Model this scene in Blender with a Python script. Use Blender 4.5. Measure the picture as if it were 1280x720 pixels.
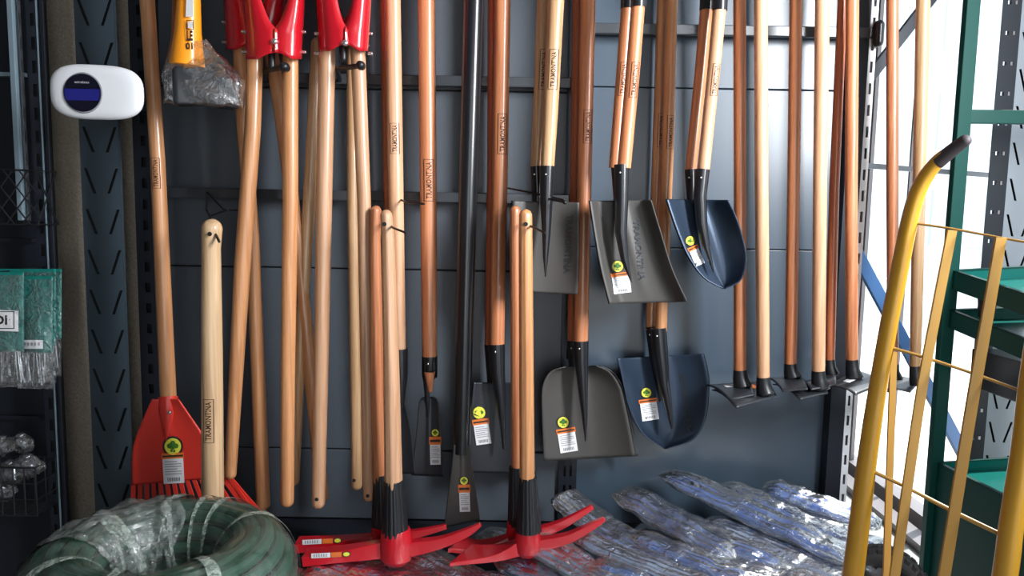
import bpy, math, random
from mathutils import Vector, Matrix, noise

for o in list(bpy.data.objects):
    bpy.data.objects.remove(o)
sc = bpy.context.scene
C = sc.collection
R = math.radians

# ------------------------------------------------------------------ camera
FPX = 930.0
CAM = Vector((0.0, -2.4, 1.35))
PITCH, ROLL = R(6.0), R(1.0)
_r0 = Vector((1, 0, 0)); _u0 = Vector((0, math.sin(PITCH), math.cos(PITCH)))
FWD = Vector((0, math.cos(PITCH), -math.sin(PITCH)))
RGT = _r0 * math.cos(ROLL) + _u0 * math.sin(ROLL)
UPV = -_r0 * math.sin(ROLL) + _u0 * math.cos(ROLL)
cd = bpy.data.cameras.new('camera'); cam = bpy.data.objects.new('camera', cd); C.objects.link(cam)
cd.sensor_width = 36.0; cd.lens = 36.0 * FPX / 1280.0; cd.clip_start = 0.05
m = Matrix((( RGT.x, UPV.x, -FWD.x, CAM.x), (RGT.y, UPV.y, -FWD.y, CAM.y), (RGT.z, UPV.z, -FWD.z, CAM.z), (0, 0, 0, 1)))
cam.matrix_world = m
sc.camera = cam

# ------------------------------------------------------------------ light
sc.view_settings.view_transform = 'Standard'; sc.view_settings.look = 'None'
sc.view_settings.exposure = 0.1; sc.view_settings.gamma = 1.0; sc.view_settings.use_curve_mapping = False
w = bpy.data.worlds.new('world'); sc.world = w; w.use_nodes = True
bg = w.node_tree.nodes['Background']; bg.inputs[0].default_value = (0.86, 0.93, 1.0, 1); bg.inputs[1].default_value = 2.4

def light(name, kind, energy, loc, aim, color=(1, 1, 1), size=None, sizey=None):
    l = bpy.data.lights.new(name, kind); l.energy = energy; l.color = color
    if kind == 'AREA':
        l.shape = 'RECTANGLE'; l.size = size; l.size_y = sizey
    o = bpy.data.objects.new(name, l); C.objects.link(o); o.location = loc
    o.rotation_euler = (Vector(aim) - Vector(loc)).to_track_quat('-Z', 'Y').to_euler()
    return o
sun = light('sun', 'SUN', 8.0, (6, 0, 8), (6 - 0.50, -0.35, 8 - 0.85), (1, 0.97, 0.92)); sun.data.angle = R(1.0)
key = light('window_standin_key', 'AREA', 44, (1.62, -1.75, 2.2), (0.0, 0.0, 1.6), (0.94, 0.97, 1.0), 0.35, 1.1); key.data.spread = R(105)  # key lamp added by the solid wall, stands in for a window
light('doorway_added_fill', 'AREA', 11, (0.7, -4.8, 1.3), (0, 0, 1.2), (1.0, 0.98, 0.95), 1.6, 2.0)  # fill lamp added inside the unseen doorway

# ------------------------------------------------------------------ pixel helpers (1280x720 frame -> world)
def P(px, py, Y):
    d = FWD + RGT * ((px - 640) / FPX) - UPV * ((py - 360) / FPX)
    return CAM + d * ((Y - CAM.y) / d.y)
def G(px, py, z):
    d = FWD + RGT * ((px - 640) / FPX) - UPV * ((py - 360) / FPX)
    return CAM + d * ((z - CAM.z) / d.z)
def S(Y):
    return (Y - CAM.y) / FPX

# ------------------------------------------------------------------ materials
def mat(name, col=(0.5, 0.5, 0.5), rough=0.5, metal=0.0, coat=0.0, bump=0.0, bscale=200, var=0.0, vscale=8, spec=0.5, emit=None, estr=1.0, coat_rough=0.15):
    m = bpy.data.materials.new(name); m.use_nodes = True; nt = m.node_tree
    b = nt.nodes['Principled BSDF']
    b.inputs['Base Color'].default_value = (*col, 1); b.inputs['Roughness'].default_value = rough
    b.inputs['Metallic'].default_value = metal; b.inputs['Coat Weight'].default_value = coat
    b.inputs['Coat Roughness'].default_value = coat_rough
    b.inputs['Specular IOR Level'].default_value = spec
    if emit: b.inputs['Emission Color'].default_value = (*emit, 1); b.inputs['Emission Strength'].default_value = estr
    if bump or var:
        tc = nt.nodes.new('ShaderNodeTexCoord')
    if bump:
        n = nt.nodes.new('ShaderNodeTexNoise'); n.inputs['Scale'].default_value = bscale; n.inputs['Detail'].default_value = 4
        bp = nt.nodes.new('ShaderNodeBump'); bp.inputs['Strength'].default_value = bump; bp.inputs['Distance'].default_value = 0.004
        nt.links.new(tc.outputs['Object'], n.inputs['Vector']); nt.links.new(n.outputs['Fac'], bp.inputs['Height']); nt.links.new(bp.outputs['Normal'], b.inputs['Normal'])
    if var:
        n2 = nt.nodes.new('ShaderNodeTexNoise'); n2.inputs['Scale'].default_value = vscale; n2.inputs['Detail'].default_value = 5
        mx = nt.nodes.new('ShaderNodeMix'); mx.data_type = 'RGBA'
        mx.inputs[6].default_value = (*[c * (1 - var) for c in col], 1); mx.inputs[7].default_value = (*[min(1, c * (1 + var)) for c in col], 1)
        nt.links.new(tc.outputs['Object'], n2.inputs['Vector']); nt.links.new(n2.outputs['Fac'], mx.inputs[0]); nt.links.new(mx.outputs[2], b.inputs['Base Color'])
    return m

def wood(name, c1, c2, rough=0.38):
    m = mat(name, c1, rough, coat=0.45, coat_rough=0.16); nt = m.node_tree; b = nt.nodes['Principled BSDF']
    tc = nt.nodes.new('ShaderNodeTexCoord'); mp = nt.nodes.new('ShaderNodeMapping'); mp.inputs['Scale'].default_value = (60, 60, 2.2)
    oi = nt.nodes.new('ShaderNodeObjectInfo'); ad = nt.nodes.new('ShaderNodeVectorMath'); ad.operation = 'ADD'
    n = nt.nodes.new('ShaderNodeTexNoise'); n.inputs['Scale'].default_value = 1.6; n.inputs['Detail'].default_value = 6; n.inputs['Distortion'].default_value = 0.6
    sc_ = nt.nodes.new('ShaderNodeMath'); sc_.operation = 'MULTIPLY'; sc_.inputs[1].default_value = 37
    rp = nt.nodes.new('ShaderNodeValToRGB'); rp.color_ramp.elements[0].position = 0.36; rp.color_ramp.elements[0].color = (*c2, 1)
    rp.color_ramp.elements[1].position = 0.62; rp.color_ramp.elements[1].color = (*c1, 1)
    L = nt.links.new
    L(tc.outputs['Object'], mp.inputs['Vector']); L(oi.outputs['Random'], sc_.inputs[0]); L(mp.outputs['Vector'], ad.inputs[0]); L(sc_.outputs[0], ad.inputs[1])
    L(ad.outputs[0], n.inputs['Vector']); L(n.outputs['Fac'], rp.inputs['Fac'])
    hv = nt.nodes.new('ShaderNodeHueSaturation'); mr = nt.nodes.new('ShaderNodeMapRange'); mr.inputs[3].default_value = 0.86; mr.inputs[4].default_value = 1.12
    L(oi.outputs['Random'], mr.inputs[0]); L(mr.outputs[0], hv.inputs['Value']); L(rp.outputs['Color'], hv.inputs['Color']); L(hv.outputs['Color'], b.inputs['Base Color'])
    return m

def film(name, veil=0.25, col=(0.8, 0.85, 0.9), scale=25, gloss=0.5, bump=1.0):
    m = bpy.data.materials.new(name); m.use_nodes = True; nt = m.node_tree; nt.nodes.clear(); L = nt.links.new
    out = nt.nodes.new('ShaderNodeOutputMaterial'); tc = nt.nodes.new('ShaderNodeTexCoord')
    n = nt.nodes.new('ShaderNodeTexNoise'); n.inputs['Scale'].default_value = scale; n.inputs['Detail'].default_value = 6; n.inputs['Distortion'].default_value = 1.5
    bp = nt.nodes.new('ShaderNodeBump'); bp.inputs['Strength'].default_value = bump; bp.inputs['Distance'].default_value = 0.01
    tr = nt.nodes.new('ShaderNodeBsdfTransparent'); gl = nt.nodes.new('ShaderNodeBsdfGlossy'); gl.inputs['Roughness'].default_value = 0.16
    df = nt.nodes.new('ShaderNodeBsdfDiffuse'); df.inputs['Color'].default_value = (*col, 1)
    rp = nt.nodes.new('ShaderNodeMapRange'); rp.inputs[1].default_value = 0.35; rp.inputs[2].default_value = 0.75; rp.inputs[3].default_value = veil * 0.3; rp.inputs[4].default_value = veil * 2.2
    m1 = nt.nodes.new('ShaderNodeMixShader'); m2 = nt.nodes.new('ShaderNodeMixShader')
    fr = nt.nodes.new('ShaderNodeFresnel'); fr.inputs['IOR'].default_value = 1.5
    mu = nt.nodes.new('ShaderNodeMath'); mu.operation = 'MULTIPLY_ADD'; mu.inputs[1].default_value = gloss; mu.inputs[2].default_value = 0.05 * gloss
    L(tc.outputs['Object'], n.inputs['Vector']); L(n.outputs['Fac'], bp.inputs['Height']); L(n.outputs['Fac'], rp.inputs[0])
    L(bp.outputs['Normal'], gl.inputs['Normal']); L(bp.outputs['Normal'], df.inputs['Normal']); L(bp.outputs['Normal'], fr.inputs['Normal'])
    L(rp.outputs[0], m1.inputs[0]); L(tr.outputs[0], m1.inputs[1]); L(df.outputs[0], m1.inputs[2])
    L(fr.outputs[0], mu.inputs[0]); L(mu.outputs[0], m2.inputs[0]); L(m1.outputs[0], m2.inputs[1]); L(gl.outputs[0], m2.inputs[2]); L(m2.outputs[0], out.inputs['Surface'])
    return m

M = {}
M['wo'] = wood('stained_wood', (0.60, 0.235, 0.105), (0.45, 0.15, 0.06))
M['wd'] = wood('red_stained_wood', (0.47, 0.135, 0.05), (0.36, 0.09, 0.032))
M['wt'] = wood('tan_wood', (0.66, 0.38, 0.225), (0.52, 0.275, 0.15))
M['wl'] = wood('pale_wood', (0.74, 0.50, 0.29), (0.55, 0.34, 0.18), 0.5)
M['wm'] = wood('honey_wood', (0.60, 0.285, 0.125), (0.46, 0.20, 0.08))
M['wg'] = wood('golden_wood', (0.58, 0.36, 0.19), (0.42, 0.24, 0.115))
M['burn'] = mat('burnt_print', (0.06, 0.022, 0.01), 0.7)
M['steel'] = mat('dark_steel', (0.032, 0.036, 0.043), 0.36, metal=0.3, bump=0.08, bscale=300, coat=0.15, coat_rough=0.3)
M['steel_reflect'] = mat('steel_with_blue_reflection', (0.030, 0.048, 0.080), 0.32, metal=0.45, bump=0.08, bscale=300)  # blue tint stands for the window reflected in the blades
M['brown_steel'] = mat('matt_brown_steel', (0.062, 0.058, 0.055), 0.5, metal=0.2, bump=0.08, bscale=300)
M['black'] = mat('black_lacquer', (0.009, 0.010, 0.013), 0.28, coat=0.15)
M['sleeve'] = mat('black_rubber', (0.010, 0.011, 0.014), 0.38)
M['wire'] = mat('dark_wire', (0.03, 0.03, 0.034), 0.35, metal=0.6)
M['bolt'] = mat('zinc', (0.75, 0.75, 0.76), 0.25, metal=0.9)
M['red'] = mat('red_paint', (0.52, 0.008, 0.018), 0.26, coat=0.5, coat_rough=0.1, bump=0.06, bscale=120)
M['redpl'] = mat('orange_red_plastic', (0.66, 0.035, 0.022), 0.38, coat=0.1)
M['orange'] = mat('orange_plastic', (0.95, 0.33, 0.015), 0.3, coat=0.3)
M['orange_dark'] = mat('brown_grip', (0.28, 0.075, 0.015), 0.4)
M['white'] = mat('white_paper', (0.72, 0.72, 0.74), 0.5)
M['grey'] = mat('grey_ink', (0.28, 0.28, 0.31), 0.6)
M['lblack'] = mat('black_ink', (0.02, 0.02, 0.018), 0.4)
M['lyellow'] = mat('yellow_ink', (0.75, 0.72, 0.07), 0.4)
M['lgreen'] = mat('green_ink', (0.05, 0.16, 0.02), 0.4)
M['lorange'] = mat('orange_ink', (0.72, 0.17, 0.03), 0.4)
M['panel'] = mat('blue_grey_panel', (0.046, 0.070, 0.100), 0.36, coat=0.25, coat_rough=0.22, bump=0.04, bscale=500)
M['panel_tex'] = mat('grained_grey_panel', (0.070, 0.084, 0.102), 0.40, bump=0.25, bscale=420)
M['post'] = mat('black_blue_post', (0.011, 0.014, 0.021), 0.42, spec=0.35)
M['rail'] = mat('dark_grey_rail', (0.035, 0.040, 0.047), 0.35, coat=0.3)
M['plate'] = mat('slate_blue_plate', (0.040, 0.058, 0.075), 0.42, bump=0.05, bscale=60, var=0.12)
M['hollow'] = mat('black_inside', (0.006, 0.007, 0.008), 0.8)
M['chrome'] = mat('chromed_metal', (0.45, 0.48, 0.52), 0.2, metal=0.95)
M['gpost'] = mat('grey_blue_rail', (0.19, 0.26, 0.31), 0.35, coat=0.3)
M['stucco'] = mat('rough_brown_stucco', (0.34, 0.29, 0.235), 0.9, bump=1.0, bscale=110, var=0.35, vscale=120)
M['wall'] = mat('grey_wall', (0.13, 0.135, 0.14), 0.8, bump=0.1)
M['ceil'] = mat('grey_ceiling', (0.30, 0.30, 0.30), 0.8)
M['floor'] = mat('pale_floor_tile', (0.40, 0.40, 0.39), 0.35, bump=0.02, var=0.05)
M['concrete'] = mat('pale_concrete', (0.72, 0.72, 0.70), 0.8, bump=0.2, var=0.08)
M['facade'] = mat('pale_facade', (0.74, 0.80, 0.86), 0.8, var=0.05)
M['facwin'] = mat('facade_window', (0.55, 0.64, 0.70), 0.2)
M['alu'] = mat('grey_window_frame', (0.20, 0.18, 0.19), 0.4, metal=0.2)
M['green'] = mat('green_enamel', (0.004, 0.058, 0.048), 0.45, spec=0.2)
M['teal'] = mat('teal_enamel', (0.006, 0.15, 0.13), 0.22, coat=0.4)
M['yellow'] = mat('yellow_enamel', (0.56, 0.29, 0.025), 0.3, coat=0.4, bump=0.05, bscale=80)
M['tan_metal'] = mat('ochre_enamel', (0.45, 0.25, 0.06), 0.35)
M['grip'] = mat('dark_rubber_grip', (0.05, 0.04, 0.045), 0.6)
M['tyre'] = mat('tyre_rubber', (0.016, 0.015, 0.016), 0.75, bump=0.3, bscale=300)
M['blue'] = mat('blue_steel_brace', (0.07, 0.18, 0.42), 0.35, coat=0.2)
M['dgrey'] = mat('dark_grey_brace', (0.035, 0.04, 0.055), 0.35, coat=0.3)
M['zinc'] = mat('zinc_edge_with_glare', (0.75, 0.77, 0.80), 0.4, metal=0.0)  # near-white base carries the window glare on the slotted edge
M['plate_sunlit'] = mat('sunlit_grey_plate', (0.26, 0.29, 0.33), 0.45)  # pale tone puts the sunlight on the plate into its colour
M['hose'] = mat('dark_green_hose', (0.016, 0.085, 0.050), 0.3, coat=0.3)
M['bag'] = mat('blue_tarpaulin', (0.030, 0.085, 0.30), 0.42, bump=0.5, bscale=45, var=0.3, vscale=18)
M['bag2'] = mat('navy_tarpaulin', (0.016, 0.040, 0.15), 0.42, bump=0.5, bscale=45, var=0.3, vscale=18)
M['bag3'] = mat('grey_blue_cloth', (0.15, 0.20, 0.31), 0.5, bump=0.5, bscale=45, var=0.3, vscale=18)
M['film'] = film('clear_bag_film', 0.11, (0.70, 0.84, 1.0), 30, 0.9, 0.8)
M['film_hose'] = film('stretch_wrap', 0.07, (0.55, 0.66, 0.60), 14, 0.5, 0.7)
M['film_patch'] = film('crumpled_wrap_layers', 0.15, (0.66, 0.72, 0.70), 30, 0.9, 1.0)
M['film_bag'] = film('loose_clear_plastic', 0.08, (0.55, 0.55, 0.55), 40, 0.8, 1.0)
M['strap'] = film('film_edge', 0.40, (0.55, 0.65, 0.58), 60, 0.6, 0.5)
M['teal_card'] = mat('teal_printed_card', (0.004, 0.17, 0.145), 0.35, coat=0.4, bump=0.3, bscale=25)
M['wplastic'] = mat('white_glossy_plastic', (0.85, 0.86, 0.90), 0.3, coat=0.3)
M['screen'] = mat('dark_lens', (0.004, 0.004, 0.014), 0.12, coat=0.5)
M['screen_blue'] = mat('lit_blue_display', (0.01, 0.01, 0.12), 0.2, emit=(0.02, 0.025, 0.22), estr=0.25)
def glass():
    m = bpy.data.materials.new('window_glass'); m.use_nodes = True; nt = m.node_tree; nt.nodes.clear(); L = nt.links.new
    out = nt.nodes.new('ShaderNodeOutputMaterial'); tr = nt.nodes.new('ShaderNodeBsdfTransparent'); tr.inputs[0].default_value = (0.95, 0.98, 0.98, 1)
    gl = nt.nodes.new('ShaderNodeBsdfGlossy'); gl.inputs['Roughness'].default_value = 0.02; mx = nt.nodes.new('ShaderNodeMixShader'); mx.inputs[0].default_value = 0.06
    L(tr.outputs[0], mx.inputs[1]); L(gl.outputs[0], mx.inputs[2]); L(mx.outputs[0], out.inputs[0]); return m
M['glass'] = glass()

# ------------------------------------------------------------------ mesh builder
WL = {}
def wloc(o):
    return WL.get(o.name, Vector((0, 0, 0))) if o else Vector((0, 0, 0))

class MB:
    def __init__(s): s.v = []; s.f = []; s.mi = []; s.cur = 0
    def add(s, vs, fs):
        b = len(s.v); s.v += [Vector(v) for v in vs]
        for f in fs: s.f.append([b + i for i in f]); s.mi.append(s.cur)
        return s
    def box(s, lo, hi):
        x0, y0, z0 = lo; x1, y1, z1 = hi
        return s.add([(x0, y0, z0), (x1, y0, z0), (x1, y1, z0), (x0, y1, z0), (x0, y0, z1), (x1, y0, z1), (x1, y1, z1), (x0, y1, z1)],
                     [(0, 3, 2, 1), (4, 5, 6, 7), (0, 1, 5, 4), (1, 2, 6, 5), (2, 3, 7, 6), (3, 0, 4, 7)])
    def sweep(s, pts, hx, hy, side=Vector((0, 1, 0)), skew=0.0):
        """box section along pts; hx = half size across (perp. to side), hy = half size along side"""
        n = len(pts); rings = []
        for i, p in enumerate(pts):
            t = (pts[min(i + 1, n - 1)] - pts[max(i - 1, 0)]).normalized()
            sd = (side - t * side.dot(t)).normalized(); u = t.cross(sd).normalized()
            a = hx[i] if isinstance(hx, (list, tuple)) else hx; b = hy[i] if isinstance(hy, (list, tuple)) else hy
            k = skew * (i / (n - 1)) if n > 1 else 0
            rings.append([p + u * a + sd * b - t * k * b, p + u * a - sd * b + t * k * b, p - u * a - sd * b + t * k * b, p - u * a + sd * b - t * k * b])
        vs = [v for r in rings for v in r]; fs = []
        for i in range(n - 1):
            for j in range(4):
                k = (j + 1) % 4; fs.append((i * 4 + j, i * 4 + k, i * 4 + 4 + k, i * 4 + 4 + j))
        fs.append((3, 2, 1, 0)); e = (n - 1) * 4; fs.append((e, e + 1, e + 2, e + 3))
        return s.add(vs, fs)
    def tube(s, pts, rad, seg=20, dome=(0, 0), flat=None, rib=0, ribn=0, closed=False):
        pts = [Vector(p) for p in pts]; n0 = len(pts)
        rad = list(rad) if isinstance(rad, (list, tuple)) else [rad] * n0
        fl = list(flat) if flat else [1.0] * n0
        for end in (0, 1):
            if dome[end]:
                if end == 0:
                    d = (pts[0] - pts[1]).normalized(); p0, r0, f0 = pts[0], rad[0], fl[0]
                    ex = [(p0 + d * r0 * dome[0] * math.sin(a), r0 * max(0.02, math.cos(a)), f0) for a in (R(89), R(72), R(52), R(32), R(14))]
                    pts = [e[0] for e in ex] + pts; rad = [e[1] for e in ex] + rad; fl = [e[2] for e in ex] + fl
                else:
                    d = (pts[-1] - pts[-2]).normalized(); p0, r0, f0 = pts[-1], rad[-1], fl[-1]
                    ex = [(p0 + d * r0 * dome[1] * math.sin(a), r0 * max(0.02, math.cos(a)), f0) for a in (R(14), R(32), R(52), R(72), R(89))]
                    pts = pts + [e[0] for e in ex]; rad += [e[1] for e in ex]; fl += [e[2] for e in ex]
        n = len(pts); vs = []
        t = (pts[1] - pts[0]).normalized(); ref = Vector((0, -1, 0)) if abs(t.y) < 0.9 else Vector((0, 0, 1))
        nn = (ref - t * ref.dot(t)).normalized()
        for i in range(n):
            if closed: t = (pts[(i + 1) % n] - pts[i - 1]).normalized()
            else: t = (pts[min(i + 1, n - 1)] - pts[max(i - 1, 0)]).normalized()
            nn = (nn - t * nn.dot(t)).normalized(); bb = t.cross(nn)
            for j in range(seg):
                a = 2 * math.pi * j / seg; rr = rad[i] * (1 + (rib * (1 if (j % ribn) else -1) if ribn else 0))
                vs.append(pts[i] + nn * (rr * math.cos(a) * fl[i]) + bb * (rr * math.sin(a)))
        fs = []
        for i in range(n if closed else n - 1):
            k = (i + 1) % n
            for j in range(seg):
                l = (j + 1) % seg; fs.append((i * seg + j, i * seg + l, k * seg + l, k * seg + j))
        if not closed:
            fs.append(tuple(range(seg - 1, -1, -1))); fs.append(tuple((n - 1) * seg + j for j in range(seg)))
        return s.add(vs, fs)
    def grid(s, fn, nu, nv):
        vs = [fn(i / nu, j / nv) for j in range(nv + 1) for i in range(nu + 1)]
        fs = [(j * (nu + 1) + i, j * (nu + 1) + i + 1, (j + 1) * (nu + 1) + i + 1, (j + 1) * (nu + 1) + i) for j in range(nv) for i in range(nu)]
        return s.add(vs, fs)
    def ring(s, O, U, V, outer, inner):
        """flat plate cell with a four cornered hole; coordinates in (u,v)"""
        vs = [O + U * a + V * b for a, b in outer] + [O + U * a + V * b for a, b in inner]
        return s.add(vs, [(i, (i + 1) % 4, 4 + (i + 1) % 4, 4 + i) for i in range(4)])
    def disc(s, fn, cx, cy, r, n=20, rx=None):
        rx = rx or r
        return s.add([fn(cx + rx * math.cos(2 * math.pi * i / n), cy + r * math.sin(2 * math.pi * i / n)) for i in range(n)], [tuple(range(n))])
    def build(s, name, mats, parent=None, solid=0, bevel=0, sharp=35, subsurf=0, smooth=True):
        me = bpy.data.meshes.new(name); org = wloc(parent) if parent else (sum(s.v, Vector()) / len(s.v))
        if not parent:
            zs = min(v.z for v in s.v); org = Vector((org.x, org.y, zs))
        me.from_pydata([v - org for v in s.v], [], s.f); me.update()
        for mm in (mats if isinstance(mats, list) else [mats]): me.materials.append(mm)
        for i, p in enumerate(me.polygons): p.material_index = s.mi[i]; p.use_smooth = smooth
        if smooth: me.set_sharp_from_angle(angle=R(sharp))
        o = bpy.data.objects.new(name, me); C.objects.link(o)
        if parent: o.parent = parent; WL[o.name] = org.copy()
        else: o.location = org; WL[o.name] = org.copy()
        if solid:
            md = o.modifiers.new('s', 'SOLIDIFY'); md.thickness = solid; md.offset = 0
        if bevel:
            md = o.modifiers.new('b', 'BEVEL'); md.width = bevel; md.segments = 2; md.limit_method = 'ANGLE'
        if subsurf:
            md = o.modifiers.new('u', 'SUBSURF'); md.levels = subsurf; md.render_levels = subsurf
        return o

def tag(o, label, cat, group=None, kind=None):
    if label: o['label'] = label
    if cat: o['category'] = cat
    if group: o['group'] = group
    if kind: o['kind'] = kind
    return o
def thing(name, label, cat, loc, group=None):
    o = bpy.data.objects.new(name, None); C.objects.link(o); o.location = loc; o.empty_display_size = 0.05
    WL[o.name] = Vector(loc); return tag(o, label, cat, group)
def struct(name, mb, m, label=None, **k):
    o = mb.build(name, m, None, **k); o['kind'] = 'structure'
    if label: o['label'] = label
    return o

# ------------------------------------------------------------------ lettering
_tc = {}
def text_mesh(txt, bold=0.0):
    if (txt, bold) in _tc: return _tc[(txt, bold)]
    cu = bpy.data.curves.new('t', 'FONT'); cu.body = txt; cu.size = 1; cu.resolution_u = 2; cu.offset = bold
    o = bpy.data.objects.new('t', cu); C.objects.link(o); bpy.context.view_layer.update()
    me = bpy.data.meshes.new_from_object(o.evaluated_get(bpy.context.evaluated_depsgraph_get()))
    vs = [v.co.copy() for v in me.vertices]; fs = [tuple(p.vertices) for p in me.polygons]
    bpy.data.objects.remove(o); bpy.data.curves.remove(cu); bpy.data.meshes.remove(me)
    x0 = min(v.x for v in vs); x1 = max(v.x for v in vs); y0 = min(v.y for v in vs); y1 = max(v.y for v in vs)
    vs = [((v.x - x0) / (x1 - x0), (v.y - y0) / (y1 - y0)) for v in vs]
    _tc[(txt, bold)] = (vs, fs); return vs, fs
def put_text(mb, txt, fn, bold=0.02):
    """fn(s,t) with s along the word 0..1 and t up the letters 0..1"""
    vs, fs = text_mesh(txt, bold); mb.add([fn(a, b) for a, b in vs], fs)

# ------------------------------------------------------------------ tool parts
def handle(root, pts, Ys, m, dome=(1, 1), name='handle', seg=24, oct_=False, sub=6):
    """pts = [(px,py,width_px)...] top to bottom"""
    n = len(pts); Ys = [Ys[0] + (Ys[1] - Ys[0]) * i / (n - 1) for i in range(n)] if len(Ys) == 2 else Ys
    c = [P(p[0], p[1], y) for p, y in zip(pts, Ys)]; r = [p[2] / 2 * S(y) for p, y in zip(pts, Ys)]
    cc, rr = [], []
    for i in range(n - 1):
        for k in range(sub):
            cc.append(c[i].lerp(c[i + 1], k / sub)); rr.append(r[i] + (r[i + 1] - r[i]) * k / sub)
    cc.append(c[-1]); rr.append(r[-1])
    mb = MB(); mb.tube(cc, rr, seg=8 if oct_ else seg, dome=dome, flat=[1.15 if oct_ else 1.0] * len(cc))
    o = mb.build(name, m, root, sharp=30 if oct_ else 50, bevel=0.003 if oct_ else 0)
    return o, cc, rr

def stamp(root, cc, rr, py, length, off=0.3, frame=True, hfrac=0.62, txt='TRAMONTINA'):
    """burnt lettering reading upwards, wrapped on a handle; py = pixel row of centre, length in px"""
    # locate axis point by height
    def at(z):
        for i in range(len(cc) - 1):
            a, b = cc[i], cc[i + 1]
            if (a.z - z) * (b.z - z) <= 0 and a.z != b.z:
                t = (a.z - z) / (a.z - b.z); return a.lerp(b, t), rr[i] + (rr[i + 1] - rr[i]) * t
        return cc[len(cc) // 2], rr[len(rr) // 2]
    Y = cc[0].y; z0 = P(500, py + length / 2, Y).z; z1 = P(500, py - length / 2, Y).z
    # correct for roll : use x of axis
    x = at(z0)[0].x; z0 -= 0.0; L = z1 - z0
    def fn(s, t, lift=0.0007):
        c, r = at(z0 + L * s); H = 2 * r * hfrac
        th = off - (t - 0.5) * H / r
        rad = r + lift
        return c + Vector((math.sin(th) * rad, -math.cos(th) * rad, 0))
    mb = MB()
    put_text(mb, txt, lambda s, t: fn(0.06 + 0.88 * s, 0.24 + 0.52 * t))
    if frame:
        k = 0.07
        for (s0, s1, t0, t1, nn) in ((0, 1, 0, k, 14), (0, 1, 1 - k, 1, 14), (0, 0.012, 0, 1, 5), (0.988, 1, 0, 1, 5)):
            if s1 - s0 > 0.5: mb.grid(lambda a, b: fn(s0 + (s1 - s0) * b, t0 + (t1 - t0) * a), 1, nn)
            else: mb.grid(lambda a, b: fn(s0 + (s1 - s0) * a, t0 + (t1 - t0) * b), 1, nn)
    mb.build('stamp', M['burn'], root, smooth=False)

def interp(poly, n):
    """catmull-rom resample by index"""
    out = []; k = len(poly) - 1
    for i in range(n + 1):
        t = i / n * k; a = min(int(t), k - 1); f = t - a
        p0 = poly[max(a - 1, 0)]; p1 = poly[a]; p2 = poly[a + 1]; p3 = poly[min(a + 2, k)]
        out.append(tuple(0.5 * (2 * p1[d] + (p2[d] - p0[d]) * f + (2 * p0[d] - 5 * p1[d] + 4 * p2[d] - p3[d]) * f * f + (3 * p1[d] - p0[d] - 3 * p2[d] + p3[d]) * f ** 3) for d in (0, 1)))
    return out

class Blade:
    def __init__(s, root, left, right, Y, dish=0.03, tilt=0.0, flange=0.0, m=None, ny=28, nx=24, thick=0.003, name='blade', groove=0.0, dx=0):
        s.L = interp([(a + dx, b) for a, b in left], ny); s.R = interp([(a + dx, b) for a, b in right], ny); s.Y, s.dish, s.tilt, s.fl, s.ny, s.groove = Y, dish, tilt, flange, ny, groove
        mb = MB(); mb.grid(lambda u, v: s.pt(u, v), nx, ny)
        s.o = mb.build(name, m, root, solid=thick, sharp=60)
    def dep(s, u, v):
        k = 2 * u - 1
        return s.Y - s.dish * k * k + s.tilt * v - s.fl * max(0, abs(k) - 0.72) / 0.28 + s.groove * math.exp(-(k / 0.12) ** 2) * (1 - v)
    def pt(s, u, v):
        i = v * s.ny; a = min(int(i), s.ny - 1); f = i - a
        l = [s.L[a][d] * (1 - f) + s.L[a + 1][d] * f for d in (0, 1)]; r = [s.R[a][d] * (1 - f) + s.R[a + 1][d] * f for d in (0, 1)]
        return P(l[0] * (1 - u) + r[0] * u, l[1] * (1 - u) + r[1] * u, s.dep(u, v))
    def at(s, px, py, lift=0.003):
        best = None
        for a in range(s.ny + 1):
            l, r = s.L[a], s.R[a]
            if abs(r[0] - l[0]) < 1e-6: continue
            u = (px - l[0]) / (r[0] - l[0]); yy = l[1] + (r[1] - l[1]) * u; e = abs(yy - py)
            if best is None or e < best[0]: best = (e, min(1, max(0, u)), a / s.ny)
        return P(px, py, s.dep(best[1], best[2]) - lift)

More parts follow.
